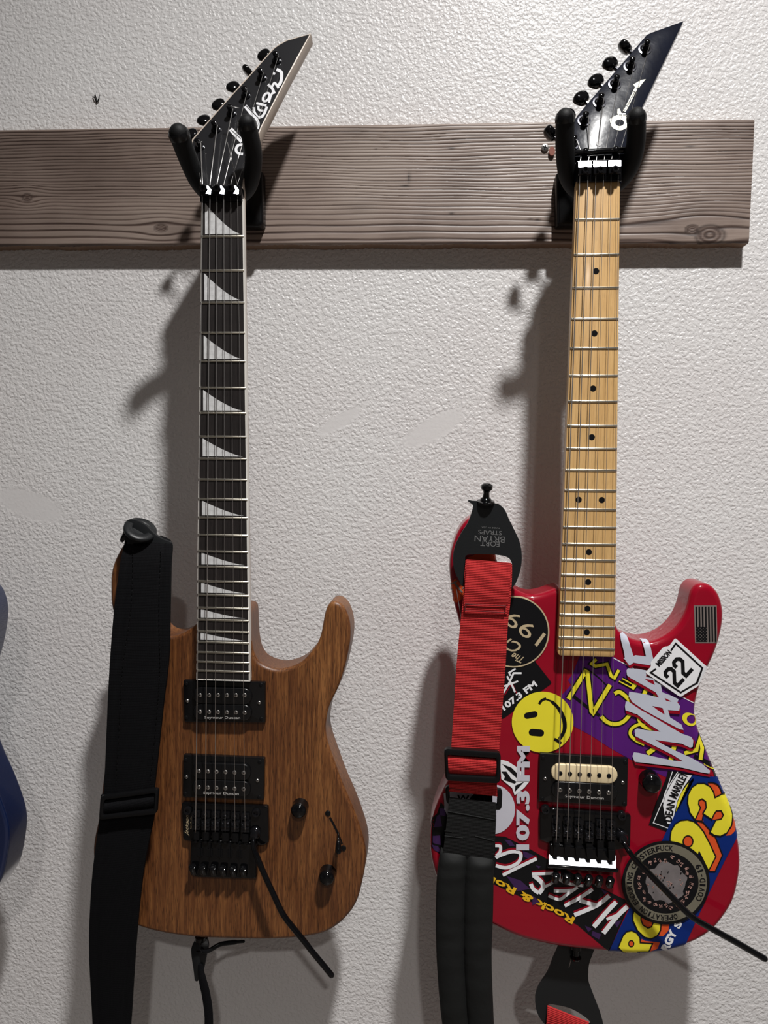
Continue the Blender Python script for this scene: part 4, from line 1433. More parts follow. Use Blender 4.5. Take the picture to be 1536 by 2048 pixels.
# string retainer bar and locking nut
c = [WT(u, v_, ZC0, HCH, TC, .005) for u, v_ in ((1149, 306), (1251, 300))]
mb = MB(); mb.add(*tube([c[0], c[1]], .0030, 14))
for u in (1171, 1232):
    cc = WT(u, 303 - (u - 1171) * .06, ZC0, HCH, TC, .006)
    mb.add(*lathe(cc, nC, [(.0032, -.004), (.0032, .0015), (.0020, .0026)], 14))
mb.build('string_retainer', M['gloss_black'], GC, smooth=True, sharp=45, origin=c[0])
c0 = WT(1198, 287, ZC0, HCH, TC, .0003)
v, f = lathe(c0, nC, [(.0030, 0), (.0030, .0002), (.0001, .0002)], 16)
link('screw_hole', v, f, M['black_vinyl'], hsc, origin=c0)
q = [W(u, v_, HC + .003) for u, v_ in rrect([(1153, 322), (1243, 317), (1244, 362), (1154, 364)], 2.5)]
v, f = rounded_prism([(p.x, p.z) for p in q], HC + .003, HC - .008, .0006, 2, .0002)
nut_c = link('locking_nut', v, f, M['gloss_black'], GC, smooth=True, sharp=35, origin=W(1198, 345, HC))
rx = Matrix.Rotation(radians(-46), 3, 'X')
for i, (a, b) in enumerate(((1157, 1183), (1187, 1213), (1217, 1242))):
    q = [W(u, v_, HC + .0085) for u, v_ in rrect([(a, 334 - i), (b, 333 - i), (b, 348 - i), (a, 349 - i)], 2)]
    v, f = rounded_prism([(p.x, p.z) for p in q], HC + .0085, HC + .002, .0008, 2, .0001)
    link('clamp_pad', v, f, M['metal_black'], nut_c, smooth=True, sharp=35, origin=q[0])
    # polished sloping shoulder of the clamp
    A, B = W(a, 323 - i, HC + .0068), W(b, 322.4 - i, HC + .0068)
    C_, D_ = W(b, 334 - i, HC + .0085), W(a, 334.6 - i, HC + .0085)
    E_, F_ = W(a, 334.6 - i, HC + .002), W(b, 334 - i, HC + .002)
    link('clamp_shoulder', [A, B, C_, D_, E_, F_], [(0, 1, 2, 3), (0, 4, 5, 1), (0, 3, 4), (1, 2, 5), (3, 2, 5, 4)], M['polished'], nut_c, origin=A)
    c = W((a + b) / 2, 342 - i, HC + .0085)
    v, f = lathe(c, (0, -1, 0), [(.0034, -.0003), (.0034, .0030), (.0028, .0038), (.0017, .0038), (.0016, .0018), (.0002, .0018)], 18)
    link('clamp_screw', v, f, M['metal_black'], nut_c, smooth=True, sharp=35, origin=c)
nxc = [1159.8, 1176, 1191.5, 1207, 1222, 1236.5]
bxc = [1112.8, 1134.8, 1156.5, 1178.7, 1200.4, 1223]
for i in range(6):
    a = W(nxc[i], 352, HC + .0045); b = W(bxc[i], 1676, HC + .0080)
    pts = [tops_c[i] - nC * .004 + Vector((.0030, 0, -.001)), WT(nxc[i] + 3, 306, ZC0, HCH, TC, .0012), W(nxc[i], 330, HC + .0035), a, b, W(bxc[i] - .5, 1684, HC + .005)]
    v, f = tube(pts, str_r[i], 6, round_end=False)
    link('string', v, f, M['string'], GC, smooth=True, origin=a)


def PD(zu, zv): return (1060 + zu * .14974, 1490 + zv * .14974)
pickup(GC, rrect([PD(130, 110), PD(1315, 180), PD(1300, 825), PD(112, 755)], 3), BC,
       [(stadium(*PD(400, 371), *PD(1058, 405), 17.3), M['cream_plastic']), (stadium(*PD(400, 605), *PD(1058, 640), 17.3), M['plastic_black'])],
       [(*PD(x, 378 + i * 6.5), M['satin_black'], .0023) for i, x in enumerate((403, 533, 663, 793, 925, 1055))] + [(*PD(x, 600 + i * 7.5), M['steel'], .0023) for i, x in enumerate((403, 530, 658, 790, 922, 1050))],
       [PD(203, 448), PD(1238, 500)], [PD(175, 170), PD(1275, 230), PD(165, 718), PD(1262, 785)],
       text('Seymour Duncan', *PD(725, 702), 78, 7, 3.2, 0.01), 'black and cream zebra pickup')


def PE(zu, zv): return (1060 + zu * .14974, 1560 + zv * .14974)
plate = rrect([PE(130, 420), PE(300, 380), PE(1150, 445), PE(1350, 470), PE(1340, 905), PE(1150, 935), PE(265, 850), PE(130, 800)], 4)
tail = rrect([PE(262, 850), PE(1150, 930), PE(1150, 1200), PE(1120, 1250), PE(300, 1180), PE(255, 1110)], 4)
br_c, arm_c = bridge(GC, BC, plate, tail, [PE(205, 392), PE(1225, 475)], [1113, 1135, 1157, 1179, 1201, 1223],
                     [1672, 1673.5, 1675, 1683, 1677, 1679], None, [(1112, 1752), (1134, 1753.5), (1156, 1755), (1178, 1757), (1199, 1759), (1221, 1761)], None,
                     [(1246, 1677, .149), (1250, 1689, .154), (1259, 1704, .158), (1271, 1719, .160), (1287, 1736, .162), (1304, 1753, .164), (1321, 1770.5, .1655), (1338, 1788, .167), (1355, 1805.5, .1683), (1369, 1820, .1694), (1382, 1832, .1702), (1398, 1843, .171), (1420, 1855.5, .1718), (1447, 1870.5, .1726), (1474, 1885.5, .1732), (1501, 1901, .1738), (1529, 1917, .174)], .0032)
# polished sloping face below the string locks
A, B = W(1099, 1701, BC + .0045), W(1232, 1711, BC + .0045)
D_, C_ = W(1098, 1728, BC + .0147), W(1232, 1737, BC + .0145)
E_, F_ = Vector((D_.x, -BC - .004, D_.z)), Vector((C_.x, -BC - .004, C_.z))
A2, B2 = Vector((A.x, -BC - .004, A.z)), Vector((B.x, -BC - .004, B.z))
link('tail_plate', [A, B, C_, D_, E_, F_, A2, B2], [(0, 1, 2, 3), (3, 2, 5, 4), (0, 3, 4, 6), (1, 7, 5, 2), (6, 4, 5, 7), (0, 6, 7, 1)], M['polished'], br_c, origin=A)
mb = MB()
for i, x in enumerate((1113, 1135, 1157, 1179, 1201, 1223)):
    y = 1690 + i * 2.2
    mb.add(*prism_px([(x - 6, y), (x + 6, y + .6), (x + 5, y + 14), (x + 3.6, y + 22), (x - 3.6, y + 21.6), (x - 5, y + 14)], BC + .0140, BC + .006, 0))
mb.build('lock_tongue', M['satin_black'], br_c, origin=W(1170, 1700, BC))
mb = MB(); mb.add(*tube([W(1099, 1731, BC + .0125), W(1232, 1740, BC + .0120)], .0026, 12))
mb.build('tail_rib', M['gloss_black'], br_c, smooth=True, origin=W(1170, 1738, BC + .01))
knob(GC, 1307, 1572, BC, .0175, .0104)
c = W(966, 1040, BC - .02)
mb = MB(); mb.add(*lathe(c, (0, 0, 1), [(.006, -.004), (.006, .002), (.003, .004), (.003, .014), (.0055, .016), (.005, .018)], 18))
mb.build('strap_button', M['gloss_black'], GC, smooth=True, sharp=40, origin=c)
c = W(1152, 1893, BC - .02)
mb = MB(); mb.add(*lathe(c + Vector((0, 0, .004)), (0, 0, -1), [(.006, 0), (.006, .006), (.003, .008), (.003, .014), (.006, .016), (.005, .018)], 18))
mb.build('strap_button', M['gloss_black'], GC, smooth=True, sharp=40, origin=c)

# ---------------------------------------------------------------- stickers on the red body
U = .00020
def poly(p, holes=()): return tess(list(p), [list(h) for h in holes])
def D(name, shapes, mat, lift, label=None): return decal(name, shapes, M[mat], GC, SCF, lift * U, label)
def child(name, shapes, mat, lift, par, label=None):
    if len(shapes) > 40: return decal(name, shapes, M[mat], par, SCF, lift * U, label, kind='stuff')
    for k, sh1 in enumerate(shapes): o = decal(name, [sh1], M[mat], par, SCF, (lift + (k % 5) * .12) * U, label)
    return o

# purple band
s = D('sticker', [poly([(1160, 1312), (1228, 1314), (1258, 1333), (1305, 1361), (1357, 1391), (1394, 1410), (1397, 1440), (1404, 1470), (1418, 1505), (1428, 1532), (1400, 1545), (1331, 1554), (1281, 1530), (1258, 1517), (1220, 1496),
                        (1184, 1472), (1147, 1452), (1120, 1400), (1124, 1389), (1142, 1370), (1136, 1360), (1146, 1347), (1152, 1330)])], 'purple', 1, 'purple vinyl sticker with yellow letters')
child('sticker_edge', [stroke([(1227, 1316), (1258, 1332), (1357, 1390), (1394, 1409)], 1.6, smooth=False)], 'white', 2, s)
def P8(a, b): return (1100 + a * .1237, 1290 + b * .1237)
def P6(a, b): return (1220 + a * .16117, 1240 + b * .16117)
ys = [([P8(295, 870), P8(570, 425), P8(600, 440), P8(670, 1065), P8(695, 1090), P8(968, 640)], 8.6, False),
      ([P8(1040, 785), P8(1110, 755), P8(1190, 800), P8(1290, 905), P6(250, 1060)], 7.5, True), ([P8(825, 1150), P8(920, 1240), P8(1050, 1275), P8(1180, 1235), P8(1290, 1120)], 7.5, True),
      ([P6(345, 1200), P6(380, 1290), P6(450, 1335), P6(545, 1352)], 6, True), ([P6(440, 1300), P6(350, 1295), P6(265, 1345), P6(250, 1420), P6(320, 1490), P6(425, 1540)], 6, True),
      ([P8(745, 225), P8(670, 300), P8(730, 340), P8(920, 305), P8(985, 495), P8(1040, 530), P8(1110, 400)], 6, False),
      ([P8(1112, 580), P8(1330, 695)], 2.4, False), ([P8(1165, 538), P8(1350, 640)], 2.4, False), ([P8(1395, 605), P8(1320, 705)], 8, False),
      ([P6(450, 850), P6(415, 930)], 8, False), ([P6(540, 915), P6(600, 955)], 5, False), ([P6(460, 1655), P6(550, 1590)], 9, False), ([P6(795, 1560), P6(745, 1760)], 9, False),
      ([P6(770, 1345), P6(870, 1395)], 8, False), ([P6(920, 1650), P6(1070, 1610), P6(1105, 1480), P6(1140, 1590), P6(1120, 1730)], 7.5, False)]
child('sticker_outline', [stroke(p, w + 4.8, smooth=sm) for p, w, sm in ys], 'black_vinyl', 3, s)
child('sticker_lettering', [stroke(p, w, smooth=sm) for p, w, sm in ys], 'yellow', 4.5, s)
child('sticker_lettering', [poly(ellipse(*P6(985, 1230), 16, 12, 24, .6), [ellipse(*P6(1005, 1228), 9, 8.5, 18, .4)])], 'yellow', 4, s)
child('sticker_stripe', [stroke([P6(1040, 1685), P6(1180, 1755), P6(1300, 1850), P6(1330, 1960)], [8, 9, 11, 8]), stroke([P8(370, 820), P8(600, 1000), P8(800, 1140)], 6, smooth=False), stroke([P8(590, 380), P8(780, 520), P8(900, 640)], 2.5)], 'black_vinyl', 2, s)
child('sticker_edge', [stroke([P6(1160, 1780), P6(1240, 1830), P6(1300, 1865)], 1.5)], 'yellow', 5, s)

# blue rock sticker
def P7(a, b): return (1250 + a * .16276, 1500 + b * .16276)
def P9(a, b): return (1200 + a * .15625, 1660 + b * .15625)
s = D('sticker', [poly([(1384, 1550), (1410, 1550), (1440, 1556), (1455, 1585), (1468, 1620), (1478, 1655), (1479, 1664), (1450, 1718), (1422, 1775), (1395, 1833), (1365, 1900), (1340, 1908), (1280, 1912), (1218, 1910), (1219, 1899), (1238, 1857), (1260, 1812), (1296, 1738), (1331, 1664), (1349, 1628)])],
      'blue_vinyl', 5, 'blue sticker with big yellow and orange characters')
three = [P7(*p) for p in ((762, 640), (770, 540), (815, 450), (885, 402), (965, 400), (1040, 440), (1082, 505), (1100, 575), (1175, 537), (1240, 552), (1288, 660), (1316, 800), (1300, 920), (1245, 1010), (1165, 1050), (1090, 1038), (1037, 1000),
                          (1110, 850), (1175, 838), (1202, 790), (1175, 738), (1115, 740), (1085, 785), (1060, 845), (950, 772), (992, 700), (985, 625), (940, 592), (902, 612), (898, 660), (922, 700), (855, 850), (790, 760))]
nine = [P7(*p) for p in ((550, 1060), (562, 980), (610, 900), (680, 857), (760, 848), (840, 870), (905, 925), (960, 995), (1030, 1130), (1110, 1300), (1020, 1475), (905, 1240), (890, 1280), (780, 1200), (660, 1150), (548, 1110))]
o_ = [P9(*p) for p in ((430, 1020), (520, 1080), (520, 1140), (545, 1205), (610, 1245), (655, 1225), (680, 1165), (775, 1190), (770, 1270), (725, 1345), (650, 1383), (565, 1360), (475, 1275), (418, 1150), (416, 1070))]
r_ = [P9(*p) for p in ((228, 1490), (290, 1340), (335, 1290), (400, 1275), (465, 1305), (507, 1365), (510, 1430), (668, 1440), (620, 1545), (480, 1548), (520, 1590), (350, 1590), (300, 1560))]
org_ = [poly([P7(*p) for p in ((1010, 398), (1070, 390), (1140, 440), (1178, 520), (1180, 540), (1105, 575))]), poly([P7(*p) for p in ((1316, 830), (1360, 900), (1350, 990), (1290, 1040), (1230, 1045), (1300, 950))]),
        poly([P7(*p) for p in ((860, 852), (880, 858), (960, 870), (940, 830), (955, 790), (945, 765), (990, 690), (985, 625), (940, 592), (900, 612), (898, 660), (922, 700))]),
        poly([P7(*p) for p in ((1060, 845), (1130, 852), (1200, 830), (1205, 780), (1170, 733), (1112, 738), (1085, 780))]),
        poly([P7(*p) for p in ((870, 865), (940, 870), (1040, 980), (1030, 1012), (1105, 1062), (1192, 1280), (1100, 1482), (1022, 1480), (1110, 1300), (960, 990))]),
        poly([P9(*p) for p in ((780, 1190), (882, 1195), (872, 1280), (805, 1350), (745, 1352), (778, 1280))]), poly([P9(*p) for p in ((515, 1075), (690, 1160), (660, 1225), (610, 1245), (550, 1210), (520, 1150))]),
        poly([P9(*p) for p in ((530, 1385), (570, 1410), (762, 1430), (735, 1505), (640, 1550), (668, 1440), (510, 1430))])]
child('sticker_shadow_print', org_, 'orange', 6, s)
child('sticker_lettering', [poly(three), poly(nine, [ellipse(*P7(768, 1112), 9.6, 11, 20)]), poly(o_), poly(r_, [ellipse(*P9(395, 1442), 5, 6, 14)])], 'yellow', 7, s)
child('sticker_centre_dot', [poly(ellipse(*P7(768, 1112), 9.4, 10.8, 20)), poly(ellipse(*P9(395, 1442), 5, 6, 14))], 'orange', 7.5, s)
child('sticker_outline', [stroke(three, 2.4, True, False), stroke(nine, 2.4, True, False), stroke(o_, 2.4, True, False), stroke(r_, 2.4, True, False), stroke(ellipse(*P7(768, 1112), 9.8, 11.2, 20), 2.4, True, False),
                          stroke(ellipse(*P9(395, 1442), 5.2, 6.2, 14), 2.1, True, False), stroke([P7(1105, 1062), P7(1192, 1280), P7(1100, 1482), P7(1022, 1480)], 2.2, False, False), stroke([P7(870, 860), P7(950, 880), P7(1040, 980), P7(1030, 1012), P7(1105, 1062)], 2.2, False, False),
                          stroke([P7(1010, 393), P7(1080, 395), P7(1140, 440), P7(1180, 530)], 2.1), stroke([P7(855, 855), P7(940, 865), P7(955, 790)], 2.1, False, False)], 'black_vinyl', 8.5, s)
q = text('S', *P9(992, 1200), 14, 15, -62, .05)
child('sticker_small_lettering', [q, text('RGY', *P9(880, 1400), 44, 17, -64, .06)], 'white', 7, s)

# guitar string brand sticker
s = D('sticker', [poly([P7(*p) for p in ((525, 250), (700, 270), (850, 300), (845, 345), (720, 580), (610, 800), (512, 998), (290, 915), (340, 760), (400, 590), (500, 350))])], 'black_vinyl', 3, 'black sticker with white lens-shaped lettering')
child('sticker_edge', [stroke([P7(580, 262), P7(490, 545), P7(345, 890), P7(540, 962)], 1.6, smooth=False), stroke([P7(645, 265), P7(500, 500), P7(462, 640)], 1.6)], 'white', 4, s)
child('sticker_lens', [poly([P7(*p) for p in ((650, 285), (560, 420), (490, 560), (465, 680), (490, 820), (520, 900), (560, 905), (600, 800), (640, 620), (720, 450), (820, 310))])], 'white', 4.2, s)
child('sticker_lens', [poly([P7(*p) for p in ((835, 340), (760, 420), (690, 520), (640, 640), (622, 760), (650, 720), (720, 600), (790, 470), (840, 370))])], 'yellow', 5, s)
child('sticker_lettering', [text('DEAN', *P7(545, 740), 43, 16, -80, .03), text('MARKLEY', *P7(655, 425), 55, 17, -64, .03), text('STRINGS AND DRUMS', *P7(722, 555), 58, 4.5, -66)], 'black_vinyl', 6.2, s)

# grey-white scrawl with red outline
P1 = [P6(*p) for p in ((112, 178), (150, 175), (200, 215), (235, 290), (285, 440), (310, 430), (440, 445), (415, 340), (385, 250), (450, 235), (490, 300), (530, 480), (495, 558), (285, 522), (235, 560), (175, 480), (160, 470), (178, 462), (165, 380))]
P2 = [P6(*p) for p in ((198, 620), (215, 592), (330, 598), (445, 620), (440, 700), (540, 720), (548, 760), (622, 800), (640, 888), (740, 925), (842, 975), (828, 1015), (862, 1060), (850, 1118), (712, 1108), (738, 1200), (880, 1290), (905, 1355), (860, 1348), (700, 1265),
                       (560, 1190), (400, 1100), (270, 1010), (225, 940), (232, 880), (440, 915), (600, 955), (560, 890), (420, 810), (250, 715), (205, 680))]
P3 = [P6(*p) for p in ((180, 1060), (190, 1005), (215, 1000), (370, 1105), (600, 1235), (880, 1400), (1000, 1442), (1025, 1485), (1018, 1565), (985, 1575), (880, 1525), (700, 1500), (555, 1478), (640, 1530), (800, 1610), (1000, 1700), (1140, 1780), (1230, 1860), (1225, 1897), (1120, 1880), (900, 1825),
                       (740, 1800), (300, 1750), (272, 1680), (290, 1632), (350, 1640), (560, 1690), (780, 1735), (900, 1745), (780, 1670), (620, 1590), (420, 1490), (305, 1430), (300, 1355), (330, 1335), (420, 1355), (620, 1378), (480, 1285), (330, 1162), (290, 1150), (185, 1110))]
def sh(p, du, dv): return [(a + du, b + dv) for a, b in p]
s = D('sticker', [poly(sh(P1, 1.5, 6)), poly(sh(P2, 1.5, 7)), poly(sh(P3, 1.5, 7)), poly(sh(P3, 4, 3))], 'scrawl_red', 9, 'grey-white scrawled letters with dark red edge')
child('sticker_lettering', [poly(P1), poly(P2, [[P6(*p) for p in ((515, 1058), (645, 1085), (672, 1168), (590, 1115))]]), poly(P3)], 'scrawl', 10.5, s)
child('sticker_outline', [poly([P6(*p) for p in ((425, 722), (530, 742), (548, 795), (480, 765))]), poly([P6(*p) for p in ((670, 958), (755, 1002), (690, 992))]), poly([P6(*p) for p in ((560, 1480), (700, 1502), (830, 1525), (760, 1530), (640, 1520))])], 'scrawl_red', 11.5, s)

# white shield badge
sh_ = rrect([P6(800, 215), P6(1195, 575), P6(1075, 815), P6(862, 948), P6(428, 645), P6(505, 565), P6(492, 520), P6(655, 325), P6(725, 315)], 4)
s = D('sticker', [poly(sh_)], 'white', 12.5, 'white shield-shaped sticker reading MISSION 22')
child('sticker_outline', [stroke([P6(745, 375), P6(806, 285), P6(1135, 588), P6(1065, 775), P6(868, 890), P6(497, 645), P6(562, 597)], 3.6, smooth=False)], 'black_vinyl', 13.2, s)
def two(cx, cy):
    """block figure two drawn along the reading direction"""
    a = radians(-48)
    L_ = [(x * .98, y * 1.12) for x, y in ((-9, 7), (-9, 13), (-5, 17), (3.5, 17), (8, 13), (8, 6), (-8.5, -8), (-8.5, -15.5), (10, -15.5))]
    return [(cx + x * cos(a) + y * sin(a), cy + x * sin(a) - y * cos(a)) for x, y in L_]
child('sticker_lettering', [stroke(two(1346.5, 1352), 7.2, smooth=False), stroke(two(1363.5, 1332), 7.2, smooth=False), text('MISSION', *P6(655, 465), 37, 11.5, -48, .035)], 'black_vinyl', 13.8, s)

# flag sticker
def PF(a, b): return (1100 + a * .2604, 1140 + b * .2604)
s = D('sticker', [poly([PF(1105, 272), PF(1280, 272), PF(1286, 562), PF(1114, 562)])], 'flag_grey', 1, 'small grey and black striped flag sticker')
st = []
for i in range(7):
    x = 1116 + i * 24.0
    y1 = 440 if i < 4 else 550
    sk = (y1 - 280) * .02
    st.append(poly([PF(x, 280), PF(x + 12, 280), PF(x + 12 + sk, y1), PF(x + sk, y1)]))
st.append(poly([PF(1120, 436), PF(1206, 436), PF(1208, 550), PF(1122, 550)]))
child('flag_stripe', st, 'black_vinyl', 2.2, s)
st = []
for i in range(7):
    for j in range(9):
        if (i + j) % 2 == 0: st.append(poly(ellipse(*PF(1128 + i * 12, 446 + j * 12), .85, .85, 6)))
child('flag_stars', st, 'flag_grey', 3, s)

# round patch
CU, CV = P9(835, 658)
s = D('sticker', [poly(ellipse(CU, CV, 87.5, 83.5, 64))], 'black_vinyl', 12, 'round black and olive patch sticker')
child('sticker_ring', [poly(ellipse(CU, CV, 81.5, 77.5, 64), [ellipse(CU, CV, 65, 61.5, 56)])], 'olive', 13, s)
child('sticker_lettering', ring_text('OPERATION ENDURING CLUSTERFUCK', CU, CV, 73, 69.5, 165, 368, 10.5) + ring_text('COVID-19', CU, CV, 73, 69.5, 117, 62, 11.5, True), 'black_vinyl', 14, s)
rs = random.Random(8)
bl = []
core = []
for i in range(26):
    a = i / 26 * 2 * pi
    core.append((CU + (42 + rs.uniform(-5, 5)) * cos(a), CV + (39 + rs.uniform(-5, 5)) * sin(a)))
child('sticker_picture', [poly(crom(core, True, n=2))], 'slate', 13.2, s)
sp = []
for i in range(28):
    a = i / 28 * 2 * pi + rs.uniform(-.05, .05); r = rs.uniform(46, 56)
    cx, cy = CU + r * cos(a), CV + r * sin(a) * .95
    for j in range(2):
        a2 = rs.uniform(0, pi)
        sp.append(stroke([(cx - 4 * cos(a2), cy - 4 * sin(a2)), (cx + rs.uniform(-2, 2), cy + rs.uniform(-2, 2)), (cx + 4 * cos(a2), cy + 4 * sin(a2))], rs.uniform(1.8, 3.2)))
for i in range(20):
    a = rs.uniform(0, 2 * pi); r = rs.uniform(5, 38)
    cx, cy = CU + r * cos(a), CV + r * sin(a)
    for j in range(3):
        a2 = rs.uniform(0, 2 * pi)
        sp.append(stroke([(cx, cy), (cx + 3.4 * cos(a2), cy + 3.4 * sin(a2))], 1.3))
child('sticker_spikes', sp, 'pinkish', 14.2, s)
bk = []
for i in range(16):
    a = rs.uniform(0, 2 * pi); r = rs.uniform(4, 40)
    bk.append(poly(ellipse(CU + r * cos(a), CV + r * sin(a), rs.uniform(1, 2.4), rs.uniform(.8, 1.6), 8, rs.uniform(0, 3))))
child('sticker_spots', bk, 'black_vinyl', 15, s)

# black and purple sticker at the lower left
def PG(a, b): return (970 + a * .21484, 1640 + b * .21484)
s = D('sticker', [poly([(855, 1662), (858, 1645), (874, 1628), (882, 1604), (893, 1618), (940, 1660), (992, 1672), (1010, 1673), (1060, 1698), (1120, 1733), (1180, 1765), (1250, 1799), (1258, 1812), (1238, 1857), (1218, 1903), (1190, 1880), (1155, 1850), (1107, 1825), (1034, 1790), (989, 1769), (930, 1742), (885, 1712), (855, 1690)])],
      'black_vinyl', 1, 'black and purple sticker with white and red scratchy letters')
pp = [[PG(*p) for p in q] for q in (((180, 180), (240, 190), (280, 240), (230, 240)), ((350, 280), (480, 340), (440, 380), (360, 340)), ((200, 520), (330, 560), (420, 640), (300, 660)), ((1000, 1030), (1080, 1060), (1060, 1110), (990, 1070)),
                                     ((930, 980), (1000, 1010), (960, 1040)), ((1200, 950), (1270, 930), (1230, 1000)), ((1080, 640), (1160, 680), (1120, 700)), ((440, 700), (520, 760), (440, 790)), ((470, 420), (520, 430), (500, 450)))]
pp += [[(874, 1632), (880, 1628), (884, 1652), (868, 1655)], [(866, 1672), (880, 1670), (882, 1690), (866, 1686)], [(864, 1690), (876, 1692), (884, 1706), (868, 1700)], [(892, 1618), (880, 1616), (880, 1630), (893, 1632)]]
child('sticker_blotch', [poly(p) for p in pp], 'dim_purple', 2, s)
wl = [([(1325, 800), (1230, 890), (1100, 1050)], 46), ([(1220, 760), (1150, 830), (1010, 990)], 46), ([(1230, 880), (1130, 920)], 30), ([(1000, 640), (880, 720), (740, 795)], 36), ([(1155, 700), (1040, 790), (830, 880)], 42), ([(880, 745), (960, 770), (1040, 790)], 40),
      ([(690, 495), (700, 555), (790, 590), (915, 608)], 28), ([(640, 655), (750, 655), (820, 650)], 34), ([(590, 700), (690, 735), (760, 690), (860, 620)], 30), ([(435, 500), (540, 495), (635, 490)], 30), ([(450, 510), (520, 570), (540, 620), (500, 680)], 44), ([(425, 590), (450, 640), (500, 675)], 38), ([(530, 630), (630, 580)], 26),
      ([(165, 510), (300, 440), (480, 355)], 34), ([(95, 235), (140, 240), (140, 290), (105, 330)], 30), ([(100, 420), (200, 440), (310, 390), (330, 310), (250, 290), (130, 330), (100, 350)], 34)]
child('sticker_outline', [stroke([(a, b - 3.6) for a, b in [PG(*p) for p in pts]], w * .21484) for pts, w in wl], 'scrawl_red', 3, s)
child('sticker_lettering', [stroke([PG(*p) for p in pts], w * .2) for pts, w in wl], 'white', 4.5, s)
child('sticker_small_lettering', [text('Rock & Roll', *PG(425, 735), 192, 15, 206.5, .035)], 'gold_yellow', 5, s)

# vertical digits and the round emblem beside them
s = D('sticker', [text('107.3 FM', 1046, 1595, 208, 27, -89.5, .05)], 'offwhite', 7, 'vertical lilac-white figures 107.3 FM')
s = D('sticker', [poly(ellipse(984, 1618, 46, 50, 44)), poly([(888, 1588), (900, 1582), (945, 1585), (985, 1590), (985, 1612), (940, 1612), (899, 1640), (889, 1618)])], 'offwhite', 3, 'round grey-white emblem sticker half hidden by the strap')
def PH(a, b): return (840 + a * .2539, 1400 + b * .2539)
child('sticker_lettering', [text('WAAF', 945, 1597, 62, 13, 3, .03)], 'black_vinyl', 4, s)
s = D('sticker', [poly([PH(*p) for p in ((630, 465), (690, 480), (760, 525), (815, 580), (860, 640), (820, 690), (745, 748), (725, 690), (640, 620))])], 'white', 5, 'white and black pointed wing emblem')
child('sticker_lettering', [poly([PH(*p) for p in ((645, 500), (720, 530), (790, 600), (760, 610), (690, 545))]), poly([PH(*p) for p in ((640, 560), (680, 560), (740, 650), (700, 640))]), poly([PH(*p) for p in ((750, 670), (820, 640), (745, 720))]), poly([PH(*p) for p in ((670, 590), (760, 640), (745, 655), (660, 625))])], 'black_vinyl', 6, s)

# black station sticker beside the smiley
s = D('sticker', [poly(rrect([(990, 1325), (1066, 1317), (1104, 1366), (1008, 1436), (990, 1440)], 4))], 'black_vinyl', 2, 'black sticker with white figures, partly under the smiley')
child('sticker_lettering', [text('107.3 FM', 1038, 1391, 84, 13.5, -37, .04), stroke([(1031, 1337), (1018, 1345), (1021, 1351)], 3.4, smooth=False), stroke([(1006, 1386), (1018, 1366), (1027, 1346), (1043, 1346)], 3.8, smooth=False), stroke([(1014, 1352), (1022, 1366), (1030, 1384)], 3.8, smooth=False), stroke([(1008, 1372), (1036, 1362)], 3.4, smooth=False)], 'white', 3.4, s)
child('sticker_outline', [stroke([(1009, 1390), (1021, 1370)], 2, smooth=False), stroke([(1033, 1386), (1025, 1368)], 2, smooth=False)], 'scrawl_red', 3.2, s)

# yellow smiling face
s = D('sticker', [poly(ellipse(1085, 1443.5, 61.5, 61, 56))], 'yellow', 6, 'round yellow smiling-face sticker turned on its side')
child('sticker_face', [poly(stadium(1054, 1430.5, 1069, 1427.5, 6)), poly(stadium(1064, 1463.5, 1081, 1465, 6.8)), stroke([(1090, 1397), (1104, 1403), (1119, 1419), (1128, 1440), (1128, 1460), (1118, 1478)], [3, 6, 7.5, 8, 7, 4.5]),
                       stroke([(1078, 1407), (1083, 1400), (1092, 1396)], 5), stroke([(1108, 1477), (1114, 1480), (1122, 1486)], 5.5)], 'black_vinyl', 7.2, s)

# round black and gold sticker
s = D('sticker', [poly(ellipse(1027, 1263, 71.5, 71.5, 60))], 'black_vinyl', 4, 'round black sticker with gold rim and gold numerals')
child('sticker_ring', [poly(ellipse(1027, 1263, 71.5, 71.5, 60), [ellipse(1027, 1263, 68.8, 68.8, 56)])], 'gold', 5, s)
child('sticker_lettering', [text('1990', 1035, 1246, 118, 31, 216, 0.0), text('The', 1034, 1315, 24, 14, 205, .01, .4), text('Club', 1008, 1283, 70, 24, 207, .01, .4)], 'gold', 5, s)

# orange-red sticker on the upper horn
s = D('sticker', [poly([(900, 1168), (911, 1157), (930, 1176), (928, 1195), (913, 1206), (903, 1205)]), poly([(960, 1150), (990, 1120), (1000, 1100), (960, 1105), (935, 1115)])], 'orange', 1, 'orange-red sticker on the upper horn')
child('sticker_lettering', [stroke([(903, 1168), (914, 1162)], 3, smooth=False), stroke([(909, 1166), (925, 1185)], 3.6, smooth=False), stroke([(924, 1177), (929, 1174)], 3, smooth=False), stroke([(901, 1179), (906, 1181)], 3, smooth=False)], 'flag_grey', 2.4, s)
child('sticker_edge', [stroke([(913, 1178), (923, 1238)], 1.0, smooth=False)], 'white', 3, s)

